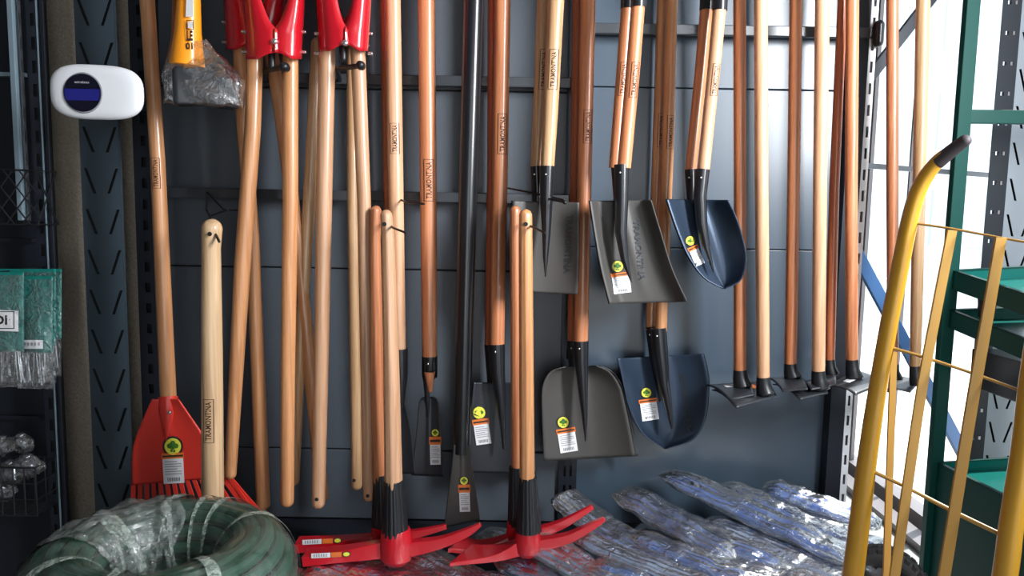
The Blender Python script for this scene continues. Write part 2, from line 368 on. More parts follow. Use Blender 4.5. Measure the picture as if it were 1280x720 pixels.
def label(parent, surf, cx, cy, r, wx0, wy0, w, h, ang=0.0, strip=7, second=None, stripmat=3):
    """maker's sticker: round badge, coloured strip and white paper with print. surf(px,py,lift)->point"""
    mb = MB()
    ca, sa = math.cos(R(ang)), math.sin(R(ang))
    def rot(x, y): return wx0 + x * ca - y * sa, wy0 + x * sa + y * ca
    mb.cur = 0
    mb.disc(lambda x, y: surf(x, y, 0.004), cx, cy, r, 22)
    mb.cur = 1; mb.disc(lambda x, y: surf(x, y, 0.0046), cx, cy, r * 0.80, 22)
    mb.cur = 2
    for dx, dy, q in ((0, -0.30, 0.26), (-0.32, -0.05, 0.24), (0.32, -0.05, 0.24), (0, 0.1, 0.22), (-0.12, 0.42, 0.12), (0.14, 0.45, 0.12)):
        mb.disc(lambda x, y: surf(x, y, 0.0052), cx + dx * r, cy + dy * r, q * r, 10)
    mb.cur = stripmat; mb.grid(lambda u, v: surf(*rot(-1 + u * (w + 2), -strip + v * strip), 0.0046), 3, 2)
    mb.cur = 0; mb.grid(lambda u, v: surf(*rot(0 + u * w, -strip * 0.62 + v * strip * 0.3), 0.0052), 3, 1)
    mb.cur = 4; mb.grid(lambda u, v: surf(*rot(u * w, v * h), 0.0046), 4, 6)
    mb.cur = 5
    for k in range(6):
        y = h * (0.10 + 0.1 * k); ww = w * (0.8 if k % 3 else 0.6)
        mb.grid(lambda u, v: surf(*rot(w * 0.1 + u * ww, y + v * h * 0.035), 0.0052), 2, 1)
    mb.cur = 0
    for k in range(9):
        x = w * (0.2 + 0.07 * k); mb.grid(lambda u, v: surf(*rot(x + u * w * 0.03, h * 0.76 + v * h * 0.15), 0.0052), 1, 1)
    o = mb.build('label', [M['lblack'], M['lyellow'], M['lgreen'], M['lorange'], M['white'], M['grey']], parent, smooth=False)
    return o

def socket(root, pts, Ys, m, name='socket', flat=None, seg=20):
    c = [P(p[0], p[1], y) for p, y in zip(pts, Ys)]; r = [p[2] / 2 * S(y) for p, y in zip(pts, Ys)]
    mb = MB(); mb.tube(c, r, seg=seg, dome=(0, 1), flat=flat); return mb.build(name, m, root, sharp=60)

def bolts(root, plist, Y, r=1.6, name='bolt', d=Vector((0, -1, 0)), ln=0.006):
    for (x, y) in plist:
        p = P(x, y, Y); mb = MB(); mb.tube([p, p + d * ln], r * S(Y), seg=10, dome=(0, 0.6)); mb.build(name, M['bolt'], root)

# ================================================================== SETTING
ZC = 2.95
XW = 1.80
struct('floor', MB().box((-2.4, -5.0, -0.05), (XW + 0.05, 1.7, 0.0)), M['floor'], smooth=False)
struct('wall_front_added', MB().box((-2.4, -5.1, 0), (-0.1, -5.0, ZC)).box((1.6, -5.1, 0), (XW + 0.05, -5.0, ZC)).box((-0.1, -5.1, 2.4), (1.6, -5.0, ZC)), M['wall'], smooth=False)  # unseen wall with door opening, added against flat light from the open front
struct('ceiling', MB().box((-2.4, -5.0, ZC), (XW + 0.1, 1.7, ZC + 0.1)), M['ceil'], smooth=False)
struct('wall_back', MB().box((-2.4, 1.6, 0), (XW, 1.7, ZC)), M['wall'], smooth=False)
struct('wall_side', MB().box((-2.5, -5.0, 0), (-2.4, 1.7, ZC)), M['wall'], smooth=False)
xl = P(170, 0, 0.02).x
struct('wall_left', MB().box((-2.4, 0.03, 0), (xl + 0.03, 0.15, ZC)), M['stucco'], 'rough brown stucco wall showing between the black racks', smooth=False)
struct('ground_outside', MB().box((XW + 0.05, -12, -0.1), (30, 14, -0.03)), M['concrete'], smooth=False)
struct('pavement_front', MB().box((-12, -14, -0.1), (XW + 0.05, -5.0, -0.02)), M['concrete'], smooth=False)

# glazed wall on the right; its solid stretches are added to cut fill light
mb = MB().box((XW, -5, 2.75), (XW + 0.1, 1.7, ZC)); mb.box((XW, -5, 0), (XW + 0.1, -3.9, 2.75)).box((XW, -2.3, 0), (XW + 0.1, -0.75, 2.75)); struct('wall_right_with_added_stretches', mb, M['wall'], smooth=False)
mb = MB().box((XW - 0.02, -5, 0.0), (XW + 0.06, 1.6, 0.07)).box((XW - 0.02, -5, 2.68), (XW + 0.06, 1.6, 2.75)); struct('window_1', mb, M['alu'], smooth=False)
k = 2
for y, wd in ((1.42, 0.02), (1.03, 0.012), (0.66, 0.035), (0.40, 0.035), (-0.2, 0.045), (-0.73, 0.045), (-2.33, 0.045), (-3.1, 0.045), (-3.87, 0.045)):
    struct('window_%d' % k, MB().box((XW, y - wd / 2, 0.07), (XW + 0.018, y + wd / 2, 2.68)), M['alu'], smooth=False); k += 1
struct('window_glass', MB().add([(XW + 0.02, -5, 0.07), (XW + 0.02, 1.6, 0.07), (XW + 0.02, 1.6, 2.68), (XW + 0.02, -5, 2.68)], [(0, 1, 2, 3)]), M['glass'], smooth=False)
struct('shadow_band', MB().box((XW - 0.14, -5, 0.0), (XW - 0.06, 1.6, 0.035)), M['alu'], smooth=False)  # low strip built in place of the grey shadow band on the floor

# pale building across the street
b = thing('building', 'pale washed-out building seen through the window on the right', 'building', (9, 6, -0.03))
MB().box((8.5, 4.0, -0.03), (10.5, 16, 6.5)).build('wall', M['facade'], b, smooth=False)
for iy in range(4):
    for iz in range(3):
        MB().box((8.46, 5.0 + iy * 2.6, 0.8 + iz * 1.9), (8.5, 6.4 + iy * 2.6, 1.9 + iz * 1.9)).build('window', M['facwin'], b, smooth=False)

# ================================================================== RACK BEHIND THE TOOLS
def slotted(root, X0, X1, cols, Yf, z0, z1, pitch, hh, m, depth=0.05, slant=0.0, name='slotted_post', phase=0.0):
    """vertical post, its face a plate with real slots; cols = [(xa,xb,sign)] in metres from X0"""
    W = X1 - X0; n = int((z1 - z0) / pitch); mb = MB(); O = Vector((X0, Yf, 0)); U = Vector((1, 0, 0)); V = Vector((0, 0, 1))
    cuts = [0.0] + [(cols[i][1] + cols[i + 1][0]) / 2 for i in range(len(cols) - 1)] + [W]
    for i in range(n + 1):
        a = z0 + phase + i * pitch; b = a + pitch; a = max(z0, a)
        if b > z1 + pitch: break
        for j, (xa, xb, sg) in enumerate(cols):
            c = (a + b) / 2; q0, q1 = c - hh / 2, c + hh / 2; sh = slant * sg / 2
            mb.ring(O, U, V, [(cuts[j], a), (cuts[j + 1], a), (cuts[j + 1], b), (cuts[j], b)], [(xa - sh, q0), (xb - sh, q0), (xb + sh, q1), (xa + sh, q1)])
    f = mb.build(name, m, root, solid=0.002, smooth=False)
    mb = MB().box((X0, Yf, z0), (X0 + 0.003, Yf + depth, z1)).box((X1 - 0.003, Yf, z0), (X1, Yf + depth, z1)); mb.build('post_flange', m, root, smooth=False)
    MB().box((X0 + 0.003, Yf + min(depth * 0.8, 0.03), z0), (X1 - 0.003, Yf + min(depth * 0.8, 0.03) + 0.004, z1)).build('post_web', M['hollow'], root, smooth=False)

DECK = 0.31
XL = P(162, 0, -0.04).x; XR = P(1089, 0, -0.04).x; XM = P(725, 0, -0.02).x
rack = thing('tool_rack', 'dark blue-grey slotted steel rack with back panels behind the hanging tools', 'rack', ((XL + XR) / 2, 0, 0))
px = S(-0.05)
slotted(rack, XL, XL + 0.068, [(0.024, 0.040, 1)], -0.05, 0, 2.6, 26 * px, 12 * px, M['post'])
slotted(rack, XM - 0.03, XM + 0.03, [(0.016, 0.024, 1), (0.036, 0.044, 1)], -0.012, 0, 2.6, 26 * px, 14 * px, M['post'], depth=0.012)
MB().box((XR - 0.05, -0.05, 0), (XR - 0.002, 0.03, 2.6)).build('post', M['post'], rack, smooth=False)
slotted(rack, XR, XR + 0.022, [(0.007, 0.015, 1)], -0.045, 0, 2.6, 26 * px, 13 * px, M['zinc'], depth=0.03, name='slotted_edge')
# back panels (left bay grained, right bay smooth)
def zpx(py, px_, Y): return P(px_, py, Y).z
zs = [DECK, zpx(561, 400, 0), zpx(336, 450, 0), zpx(112, 500, 0), 2.6]
for a, b in zip(zs[:-1], zs[1:]):
    MB().box((XL + 0.06, 0.0, a + 0.002), (XM, 0.012, b - 0.002)).build('back_panel', M['panel_tex'], rack, bevel=0.003, smooth=False)
zs = [DECK, zpx(311, 900, 0), zpx(111, 900, 0), 2.6]
for a, b in zip(zs[:-1], zs[1:]):
    MB().box((XM, 0.0, a + 0.0015), (XR - 0.02, 0.012, b - 0.0015)).build('back_panel', M['panel'], rack, bevel=0.002, smooth=False)
MB().box((XL + 0.06, 0.014, 0.3), (XR - 0.02, 0.018, 2.6)).build('panel_backing', M['hollow'], rack, smooth=False)
for (x0, x1, py, pxr) in ((XL + 0.05, XM + 0.02, 101, 550), (XL + 0.05, XM + 0.02, 244, 400), (XM + 0.02, XR + 0.02, 38, 900)):
    z = zpx(py, pxr, -0.05)
    o = MB().box((x0, -0.055, z - 0.016), (x1, -0.035, z + 0.016)).build('cross_rail', M['rail'], rack, bevel=0.003, smooth=False)
z = zpx(40, 1100, -0.06)
MB().tube([(XR + 0.02, -0.06, z + 0.02), (XR + 0.02, -0.06, z - 0.03)], 0.016, dome=(1, 1)).build('rail_end_knob', M['black'], rack)
# deck the picks and bags lie on
MB().box((XL, -0.62, DECK - 0.04), (XR, 0.0, DECK)).build('deck', M['post'], rack, bevel=0.004, smooth=False)
for x in (XL + 0.02, XM, XR - 0.05):
    MB().box((x, -0.60, 0), (x + 0.04, -0.56, DECK - 0.04)).build('foot', M['post'], rack, smooth=False)

# wide herringbone upright in front of the stucco
X0 = P(92, 0, -0.10).x; X1 = P(142, 0, -0.10).x; px = S(-0.10)
up = thing('rack_upright', 'wide slate-blue rack upright with herringbone slots in front of stucco wall', 'rack upright', ((X0 + X1) / 2, -0.06, 0))
slotted(up, X0, X1, [(9 * px, 13 * px, -1), (37 * px, 41 * px, 1)], -0.10, 0, 2.7, 50.5 * px, 31 * px, M['plate'], depth=0.012, slant=11 * px, name='slotted_face', phase=-0.02)

# ================================================================== LEFT RACK (dark, with wire baskets)
Yl = -0.12; px = S(Yl)
lr = thing('display_rack', 'dark display rack with glass side at the left edge', 'rack', (P(20, 300, Yl).x, Yl, 0))
slotted(lr, P(31, 0, Yl).x, P(47, 0, Yl).x, [(5 * px, 10 * px, 1)], Yl, 0, 2.7, 28 * px, 15 * px, M['post'], depth=0.012)
MB().box((P(48, 0, Yl).x, Yl, 0), (P(53, 0, Yl).x, Yl + 0.008, 2.7)).build('edge_strip', M['post'], lr, bevel=0.002, smooth=False)
MB().box((P(44.5, 0, Yl).x, Yl - 0.004, 0), (P(46, 0, Yl).x, Yl + 0.0, 2.7)).build('edge_bead', M['gpost'], lr, smooth=False)
MB().box((P(13, 0, Yl - .02).x, Yl - 0.04, P(20, 275, Yl).z), (P(20, 0, Yl - .02).x, Yl - 0.01, 2.7)).build('glass_edge_rail', M['gpost'], lr, bevel=0.002, smooth=False)
MB().box((P(23, 0, Yl - .02).x, Yl - 0.03, P(20, 275, Yl).z), (P(25, 0, Yl - .02).x, Yl - 0.02, 2.7)).build('rail_bead', M['chrome'], lr, smooth=False)
MB().box((-2.2, -0.03, 0), (P(55, 0, -0.02).x, -0.01, 2.7)).build('back_panel', M['post'], lr, smooth=False)
for py in (94, 300, 520):
    z = zpx(py, 10, -0.03); MB().box((-2.2, -0.05, z - 0.006), (P(30, 0, -0.03).x, -0.03, z + 0.006)).build('shelf_lip', M['gpost'] if py == 94 else M['post'], lr, smooth=False)

def basket(lab, pyt, pyb, pxr, Yf, m, criss, grp=None):
    xr = P(pxr, pyt, Yf).x; xl_ = xr - 0.42; zt = P(pxr, pyt, Yf).z; zb = P(pxr, pyb, Yf).z; yb = Yf + 0.10
    t = thing('wire_basket', lab, 'basket', ((xr + xl_) / 2, (Yf + yb) / 2, zb), grp)
    mb = MB(); r = 0.0022
    for z, rr in ((zt, 0.003), (zb, 0.003)):
        mb.tube([(xl_, Yf, z), (xr, Yf, z), (xr, yb, z), (xl_, yb, z)], rr, seg=8, closed=True)
    mb.build('rim', m, t)
    mb = MB()
    if criss:
        for (ya, yb2, horizontal) in ((Yf, Yf, 1),):
            n = 9
            for i in range(n):
                a = xl_ + (xr - xl_) * i / n; b2 = min(xr, a + 0.12); mb.tube([(a, Yf, zb), (b2, Yf, zb + (zt - zb) * (b2 - a) / 0.12)], r, seg=6)
                mb.tube([(a, Yf - 0.003, zt), (b2, Yf - 0.003, zt - (zt - zb) * (b2 - a) / 0.12)], r, seg=6)
        for s_ in (0, 1):
            mb.tube([(xr, Yf, zb if s_ else zt), (xr, yb, zt if s_ else zb)], r, seg=6)
    else:
        for i in range(13):
            a = xl_ + (xr - xl_) * i / 12; mb.tube([(a, Yf, zt), (a, Yf, zb), (a, yb, zb), (a, yb, zt)], r, seg=6)
        for i in range(1, 3):
            z = zb + (zt - zb) * i / 3; mb.tube([(xl_, Yf, z), (xr, Yf, z), (xr, yb, z)], r, seg=6)
    for i in range(8):
        y = Yf + 0.10 * i / 8; mb.tube([(xl_, y, zb), (xr, y, zb)], r, seg=6)
    mb.build('mesh', m, t)
    return t, (xl_, xr, Yf, yb, zb, zt)
b1, _ = basket('empty black wire basket with crossed wires above the green packets', 213, 281, 44, -0.20, M['wire'], True, 'wire baskets on the left rack')
b2, q = basket('wire basket low on the left rack holding bagged chrome fittings', 585, 645, 44, -0.22, M['wire'], False, 'wire baskets on the left rack')
# bagged chrome fittings inside the lower basket
rnd = random.Random(5)
fl = ['chrome fitting in clear bag lying highest at the basket front', 'chrome fitting at the back of the low wire basket', 'chrome fitting with clear bag drooping over basket rim',
      'small chrome fitting against the left side of the low basket', 'round chrome fitting standing up behind the bagged ones']
for i, (fx, fy, s_) in enumerate(((22, 590, 1.0), (8, 556, 0.8), (52, 582, 1.0), (6, 612, 0.9), (40, 553, 0.8))):
    c = P(fx * 0.72, fy, -0.18 + (0.05 if fy < 560 else 0)); t = thing('pipe_fitting', fl[i], 'fitting', c, 'bagged chrome fittings in the low basket')
    a = rnd.uniform(0, 3); d = Vector((math.cos(a), 0.3, math.sin(a))).normalized() * 0.03 * s_
    mb = MB(); mb.tube([c - d, c - d * 0.3, c - d * 0.3, c + d * 0.4, c + d * 0.4, c + d], [0.016 * s_, 0.016 * s_, 0.022 * s_, 0.022 * s_, 0.014 * s_, 0.014 * s_], seg=14)
    mb.tube([c, c + Vector((0.0, -0.01, 0.035)) * s_], [0.010, 0.013], seg=12, dome=(0, 0.5)); mb.build('body', M['chrome'], t)
    mb = MB(); rx = 0.05 * s_
    mb.grid(lambda u, v: c + Vector((math.cos(u * 6.2832) * rx * (1 + 0.35 * noise.noise(Vector((u * 5, v * 4, i)))) * math.sin(0.15 + v * 2.8), -0.01 + math.sin(u * 6.2832) * 0.028 * math.sin(0.15 + v * 2.8), (v - 0.5) * 0.075 * s_ + 0.012 * noise.noise(Vector((u * 7, v * 7, i + 3))))), 26, 16)
    mb.build('clear_bag', M['film_bag'], t)

# hanging green-headed packets
def packet(lab, px0, px1, py0, pyc, py1, Y, txt=None, nails=True, i=0):
    t = thing('hardware_packet', lab, 'packet', P((px0 + px1) / 2, py0, Y), 'green hardware packets on the left rack')
    def sf(x, y, l=0.0):
        u = (x - px0) / (px1 - px0); v = (y - py0) / (py1 - py0)
        return P(x, y, Y - l - 0.012 * math.sin(max(0, min(1, u)) * math.pi) * min(1, v * 2) + 0.003 * noise.noise(Vector((x * 0.12, y * 0.12, i * 3.1))))
    mb = MB(); mb.grid(lambda u, v: sf(px0 + (px1 - px0) * u, py0 + (pyc - py0) * v), 20, 20); mb.build('header_card', M['teal_card'], t, solid=0.001)
    mb = MB(); mb.grid(lambda u, v: sf(px0 + (px1 - px0) * u + 2 * noise.noise(Vector((0, v * 9, i))), pyc - 2 + (py1 - pyc + 2) * v + 2 * noise.noise(Vector((u * 9, 0, i))), 0.012), 20, 14)
    mb.grid(lambda u, v: sf(px0 + (px1 - px0) * u, py0 + 4 + (pyc - py0 - 4) * v, 0.006), 20, 14)
    mb.build('clear_pouch', M['film_bag'], t)
    rr = random.Random(i); mb = MB()
    for k_ in range(16):
        x = px0 + 5 + (px1 - px0 - 10) * rr.random(); x2 = x + rr.uniform(-5, 5); ya = pyc - 1; yb_ = py1 - rr.uniform(4, 12)
        mb.tube([sf(x, ya, 0.004 * (k_ % 3)), sf(x2, yb_, 0.004 * (k_ % 3))], 0.0018, seg=6)
    mb.build('steel_pins', M['chrome'], t)
    if txt:
        mb = MB(); mb.grid(lambda u, v: sf(-14 + 37 * u, 387 + 26 * v + u * 1.5, 0.008), 4, 4); mb.cur = 1
        put_text(mb, txt, lambda s, tt: sf(-11 + 20 * s, 406 - 12 * tt, 0.009), 0.03)
        mb.disc(lambda x, y: sf(x, y, 0.009), 11, 399, 1.5, 8)
        mb.grid(lambda u, v: sf(-12 + 30 * u, 389 + v, 0.009), 3, 1); mb.grid(lambda u, v: sf(-12 + 30 * u, 410 + v, 0.009), 3, 1); mb.grid(lambda u, v: sf(17 + v, 389 + 22 * u, 0.009), 3, 1)
        mb.build('white_label', [M['white'], M['lblack']], t, smooth=False)
    else:
        mb = MB(); mb.grid(lambda u, v: sf(px0 + (px1 - px0) * (0.12 + 0.6 * u), pyc - 17 + 11 * v, 0.008), 3, 3); mb.cur = 1
        for a in range(5): mb.grid(lambda u, v: sf(px0 + (px1 - px0) * (0.17 + 0.1 * a + 0.06 * u), pyc - 14 + 4 * v, 0.009), 1, 1)
        mb.build('white_label', [M['white'], M['grey']], t, smooth=False)
packet('rearmost green hardware packet peeking out at the right', 30, 77, 336, 425, 470, -0.20, i=4)
packet('green hardware packet behind the two front ones', -14, 70, 336, 432, 478, -0.23, i=3)
packet('green packet of steel pins with small white sticker, front right', 22, 66, 345, 442, 486, -0.27, i=1)
packet('green packet with black lettering on a white label at the left edge', -40, 30, 340, 440, 484, -0.29, txt='IDI', i=2)
z = P(20, 338, -0.2).z
tag(MB().tube([(P(20, 338, -.2).x - 0.0, -0.03, z), (P(20, 338, -.2).x, -0.34, z)], 0.003, seg=8, dome=(0, 1)).build('display_hook', M['wire']), 'dark wire hook carrying the green hardware packets', 'hook', 'display hooks')

# ================================================================== WHITE DEVICE
Y = -0.40; c = P(121.5, 115.5, Y); s = S(Y)
dv = thing('wireless_receiver', 'white rounded plastic device with a round dark display, on the slotted upright', 'device', c)
mb = MB(); NU, NV = 56, 14
def dev(u, v):
    a = u * 2 * math.pi; ex = 2 / 3.3; ca, sa = math.cos(a), math.sin(a)
    x = 57 * abs(ca) ** ex * (1 if ca >= 0 else -1); y = 33 * abs(sa) ** (2 / 2.9) * (1 if sa >= 0 else -1); y *= 1 - 0.02 * x / 57
    b = (v - 0.5) * math.pi; k = max(0.0, math.cos(b)) ** 0.32 if 0.001 < v < 0.999 else 0.0; return c + Vector((x * s * k, -0.018 * math.sin(b), y * s * k)) + Vector((0, 0, -0.02 * x * s))
mb.grid(lambda u, v: dev(u, v), NU, NV); mb.build('case', M['wplastic'], dv, sharp=80)
lc = P(103.5, 116, Y - 0.018)
mb = MB(); mb.tube([lc + Vector((0, 0.001, 0)), lc + Vector((0, -0.0015, 0))], [24.5 * s, 23.5 * s], seg=48); mb.build('bezel', M['grey'], dv)
mb = MB(); mb.tube([lc, lc + Vector((0, -0.003, 0))], [23 * s, 22.5 * s], seg=48); ln = mb.build('round_lens', M['screen'], dv)
mb = MB()
def band(u, v):
    z_ = (-0.42 + 0.62 * v); hw = math.sqrt(1 - z_ * z_) * 0.97; return lc + Vector(((2 * u - 1) * hw * 22 * s, -0.0034, z_ * 22 * s))
mb.grid(band, 16, 6); mb.build('display_band', M['screen_blue'], ln)
mb = MB(); put_text(mb, 'wireless', lambda a, t: lc + Vector(((-9 + 18 * a) * s, -0.0036, (11 + 3 * t) * s)), 0.0); mb.build('logo_print', M['white'], ln, smooth=False)
MB().box((c.x - 0.02, Y + 0.015, c.z - 0.02), (c.x + 0.02, -0.10, c.z + 0.02)).build('mounting_arm', M['black'], dv, bevel=0.003)

# ================================================================== RAKE
Y = -0.26
rk = thing('leaf_rake', 'orange-red plastic leaf rake hanging head down at the left, wooden handle', 'rake', P(208, 500, Y))
_, cc, rr = handle(rk, [(175, -170, 15), (184, 0, 17), (197, 200, 17.5), (211, 512, 20)], (Y, Y), M['wm'])
stamp(rk, cc, rr, 222, 38, 0.1)
bl = Blade(rk, [(190, 499), (178, 526), (166, 562), (165, 606)], [(223, 499), (240, 523), (262, 556), (284, 596)], Y - 0.02, dish=0.012, m=M['redpl'], thick=0.004, name='rake_head', groove=-0.008)
mb = MB(); mb.tube([P(210, 496, Y), P(210, 515, Y - 0.012), P(209, 550, Y - 0.022)], [12 * S(Y), 11 * S(Y), 2 * S(Y)], seg=20, dome=(0, 1)); mb.build('handle_socket', M['redpl'], rk)
bolts(rk, [(213, 515)], Y - 0.035, 2.4, 'rivet')
for i in range(15):
    f = i / 14; a = (167 + 116 * f, 604 - 10 * f * f); d = (a[0] - 1 + 1 * f + 52 * f ** 1.6, 676 - 26 * f)
    mb = MB(); mb.sweep([P(a[0], a[1] - 3, Y - 0.02), P((a[0] + d[0]) / 2, (a[1] + d[1]) / 2, Y - 0.022), P(d[0], d[1], Y - 0.03), P(d[0], d[1] + 3, Y - 0.05)], 0.0062 - 0.001 * f, 0.002); mb.build('tine', M['redpl'], rk, smooth=False)
for i in range(4):
    a = (264 + i * 7, 563 + i * 11); d = (325 + i * 1.0, 648 + i * 6 + 4)
    mb = MB(); mb.sweep([P(a[0], a[1], Y - 0.018), P((a[0] + d[0]) / 2 , (a[1] + d[1]) / 2, Y - 0.022), P(d[0], d[1], Y - 0.035)], 0.0045, 0.002); mb.build('tine', M['redpl'], rk, smooth=False)
label(rk, lambda x, y, l: bl.at(x, y, l), 216, 558, 13, 203, 574, 26, 31, -3)

def hook(lab, pts, Ys, wpx=3, ball=True, grp='display hooks', m='wire'):
    c = [P(a, b, y) for (a, b), y in zip(pts, Ys)]; r = wpx / 2 * S(Ys[-1]); mb = MB(); mb.tube(c, r, seg=10, dome=(0, 1))
    if ball: mb.tube([c[-1] + Vector((0, 0.006, 0)), c[-1] - Vector((0, 0.006, 0))], r * 1.7, seg=14, dome=(1, 1))
    return tag(mb.build('display_hook', M[m]), lab, 'hook', grp)
hook('bent dark hook with a loop, upper left on the middle rail', [(258, 236), (258, 262), (262, 270), (284, 262)], [-0.05, -0.06, -0.30, -0.33], 3, False)
hook('dark wire hook through the eye of the lone pale handle', [(262, 268), (268, 290), (274, 302)], [-0.30, -0.43, -0.46], 3.5, False)
hook('thin wire hook pointing right beside the lone pale handle', [(258, 240), (280, 262), (298, 263)], [-0.05, -0.2, -0.24], 2.4, False)

# ================================================================== HAMMER IN A BAG
Y = -0.36
hm = thing('sledge_hammer', 'orange-handled hammer hanging head down, dark head wrapped in clear plastic', 'hammer', P(235, 120, Y))
handle(hm, [(238, -190, 22), (236, -60, 24), (236, 0, 27), (235, 40, 31), (234, 82, 41)], (Y - 0.01, Y), M['orange'], dome=(1, 0.1))
o = handle(hm, [(229, -190, 13), (226, -60, 14), (224, 0, 15), (222, 50, 15), (217, 80, 18)], (Y + 0.022, Y + 0.022), M['orange_dark'], name='brown_grip_side')[0]
mb = MB(); a0 = P(216, 108, Y - 0.03); a1 = P(300, 114, Y + 0.03)
mb.sweep([a0, a0.lerp(a1, 0.06), a0.lerp(a1, 0.5), a0.lerp(a1, 0.94), a1], [19 * S(Y), 23 * S(Y), 20 * S(Y), 23 * S(Y), 19 * S(Y)], [0.03, 0.035, 0.03, 0.035, 0.03]); mb.build('hammer_head', M['steel'], hm, bevel=0.006)
mb = MB()
def sk(u, v):
    a = u * 2 * math.pi; x = 254 + 56 * math.cos(a); y0, y1 = 64 + 10 * math.cos(a * 1.0 + 2.2), 131
    k = 0.42 + 0.58 * min(1, v * 1.7); cx = 238 + (254 - 238) * min(1, v * 1.7)
    px_ = cx + (51 + 5 * noise.noise(Vector((a, v * 3, 1)))) * k * (abs(math.cos(a)) ** 0.6) * (1 if math.cos(a) > 0 else -1)
    py_ = 50 + (82 + 3 * math.cos(a)) * v + 4 * noise.noise(Vector((math.cos(a) * 3, v * 4, 5)))
    dy = (0.055 + 0.02 * noise.noise(Vector((a * 2, v * 6, 9)))) * math.sin(a) * k * (1 if v < 0.97 else 0.3)
    return P(px_, py_, Y + dy)
mb.grid(sk, 64, 30); mb.build('plastic_bag', M['film_bag'], hm, sharp=80)
def osf(x, y, l=0): return P(x, y, Y - 0.039 - l)
mb = MB(); mb.grid(lambda u, v: osf(233 + 9 * u - v * 1, -4 + 25 * v, 0.002), 1, 3); mb.grid(lambda u, v: osf(235 + 6 * u, 27 + 8 * v, 0.002), 1, 1)
mb.build('sticker', M['white'], hm, smooth=False)
mb = MB(); put_text(mb, 'LE', lambda a, t: osf(233 + 8 * a, 51 - 13 * t, 0.002), 0.05); put_text(mb, '01', lambda a, t: osf(232 + 9 * a, 62 - 9 * t, 0.002), 0.05)
for q in ((233, 25, 9, 1), (233, 36, 9, 1), (233, 25, 1, 12), (241, 25, 1, 12)): mb.grid(lambda u, v: osf(q[0] + q[2] * u, q[1] + q[3] * v, 0.002), 1, 1)
mb.build('print', M['burn'], hm, smooth=False)

# ================================================================== POST HOLE DIGGERS
def digger(lab, Y, hl, hr, jl, jr, top, bot, notch, mats, holes, vw=0.66, grp='red post hole diggers'):
    """hl/hr: handle pixel polylines; jl = outer x left jaw, jr = outer x right jaw, notch=(x,y)"""
    t = thing('post_hole_digger', lab, 'post hole digger', P(notch[0], notch[1], Y), grp)
    for pts, mm, ho in ((hl, mats[0], holes[0]), (hr, mats[1], holes[1])):
        o, cc, rr = handle(t, pts, (Y, Y), mm)
        if ho:
            a = P(ho[0], ho[1], Y) - Vector((0, rr[-1] + 0.0006, 0)); mb = MB(); mb.disc(lambda x, y: a + Vector((x, 0, y)), 0, 0, 0.0055, 14); mb.build('hang_hole', M['hollow'], o)
    D = 0.066
    for side in (-1, 1):
        outer = jl if side < 0 else jr; mid = notch[0]
        def jaw(u, v, side=side, outer=outer, mid=mid):
            # v 0 = handle end, 1 = point above the frame ; u -1..1 front rim .. back rim
            py = bot + (top - bot) * v
            yn = notch[1]
            hwid = abs(outer - mid)
            wob = 0
            if py > yn: inn = mid + side * (-4 if v < 0.02 else -3)
            else:
                g = (yn - py) / 60.0; inn = mid + side * (-3 + (hwid * vw + 3) * min(1, g) ** 0.62) if g < 1 else mid + side * hwid * vw
            # arch at the bottom edge
            k = 2 * u - 1; th = k * math.pi / 2
            ob = outer + side * 5 * math.sin(min(1, max(0, (60 - py) / 120)) * math.pi * 0.5)
            if v > 0.62: # narrows to the cutting edge
                f = (v - 0.62) / 0.38; inn = inn + (ob - side * hwid * 0.3 - inn) * f * 0.5
            x = inn + (ob - inn) * math.cos(th) ** 0.55 if abs(k) < 0.999 else inn
            arch = (abs(mid - x) / hwid); pyy = py - (max(0, 1 - arch * 1.6) * 11) * max(0, 1 - v * 7)
            return P(x, pyy, Y - math.sin(-th) * -D * (1 if side else 1))
        mb = MB(); mb.grid(jaw, 26, 60); mb.build('blade', M['red'], t, solid=0.003, sharp=70)
    bolts(t, [(notch[0], notch[1] + 14)], Y - D - 0.001, 3.6, 'pivot_bolt', ln=0.006)
    for sx, x in ((-1, jl), (1, jr)):
        for yy in (notch[1] + 2, notch[1] + 27):
            bolts(t, [(x, yy)], Y - 0.01, 2.0, 'side_bolt', d=Vector((sx, -0.1, 0)).normalized(), ln=0.011)
    # pivot bracket between the handles
    mb = MB(); p = P(notch[0], bot - 2, Y); mb.tube([p + Vector((0, -0.03, 0.012)), p + Vector((0, -0.03, -0.03))], 0.010, seg=12, dome=(1, 1)); mb.build('pivot_bracket', M['wire'], t)
    return t
digger('red post hole digger behind another, right handle crossing behind it, second from left', -0.17,
       [(300, 60, 17), (304, 150, 17), (316, 300, 17), (329, 630, 18)], [(338, 62, 17), (350, 130, 17), (372, 300, 17), (403, 620, 16)], 283, 354, -260, 62, (318, 26), (M['wm'], M['wm']), (None, None))
digger('red post hole digger in front at left, handles reaching past the rake', -0.31,
       [(319, 60, 19), (316, 160, 19.5), (303, 330, 20), (288, 592, 15)], [(363, 62, 19), (363, 250, 19), (360, 450, 18), (359, 626, 17)], 308, 377, -260, 74, (344, 38), (M['wm'], M['wm']), (None, None))
digger('red post hole digger behind the pale-handled one, darker handles', -0.17,
       [(397, 55, 16), (388, 230, 16), (376, 420, 15), (367, 600, 15)], [(441, 55, 15), (441, 250, 14), (444, 440, 14), (446, 606, 14)], 405, 456, -260, 60, (431, 30), (M['wg'], M['wg']), (None, (444, 598)))
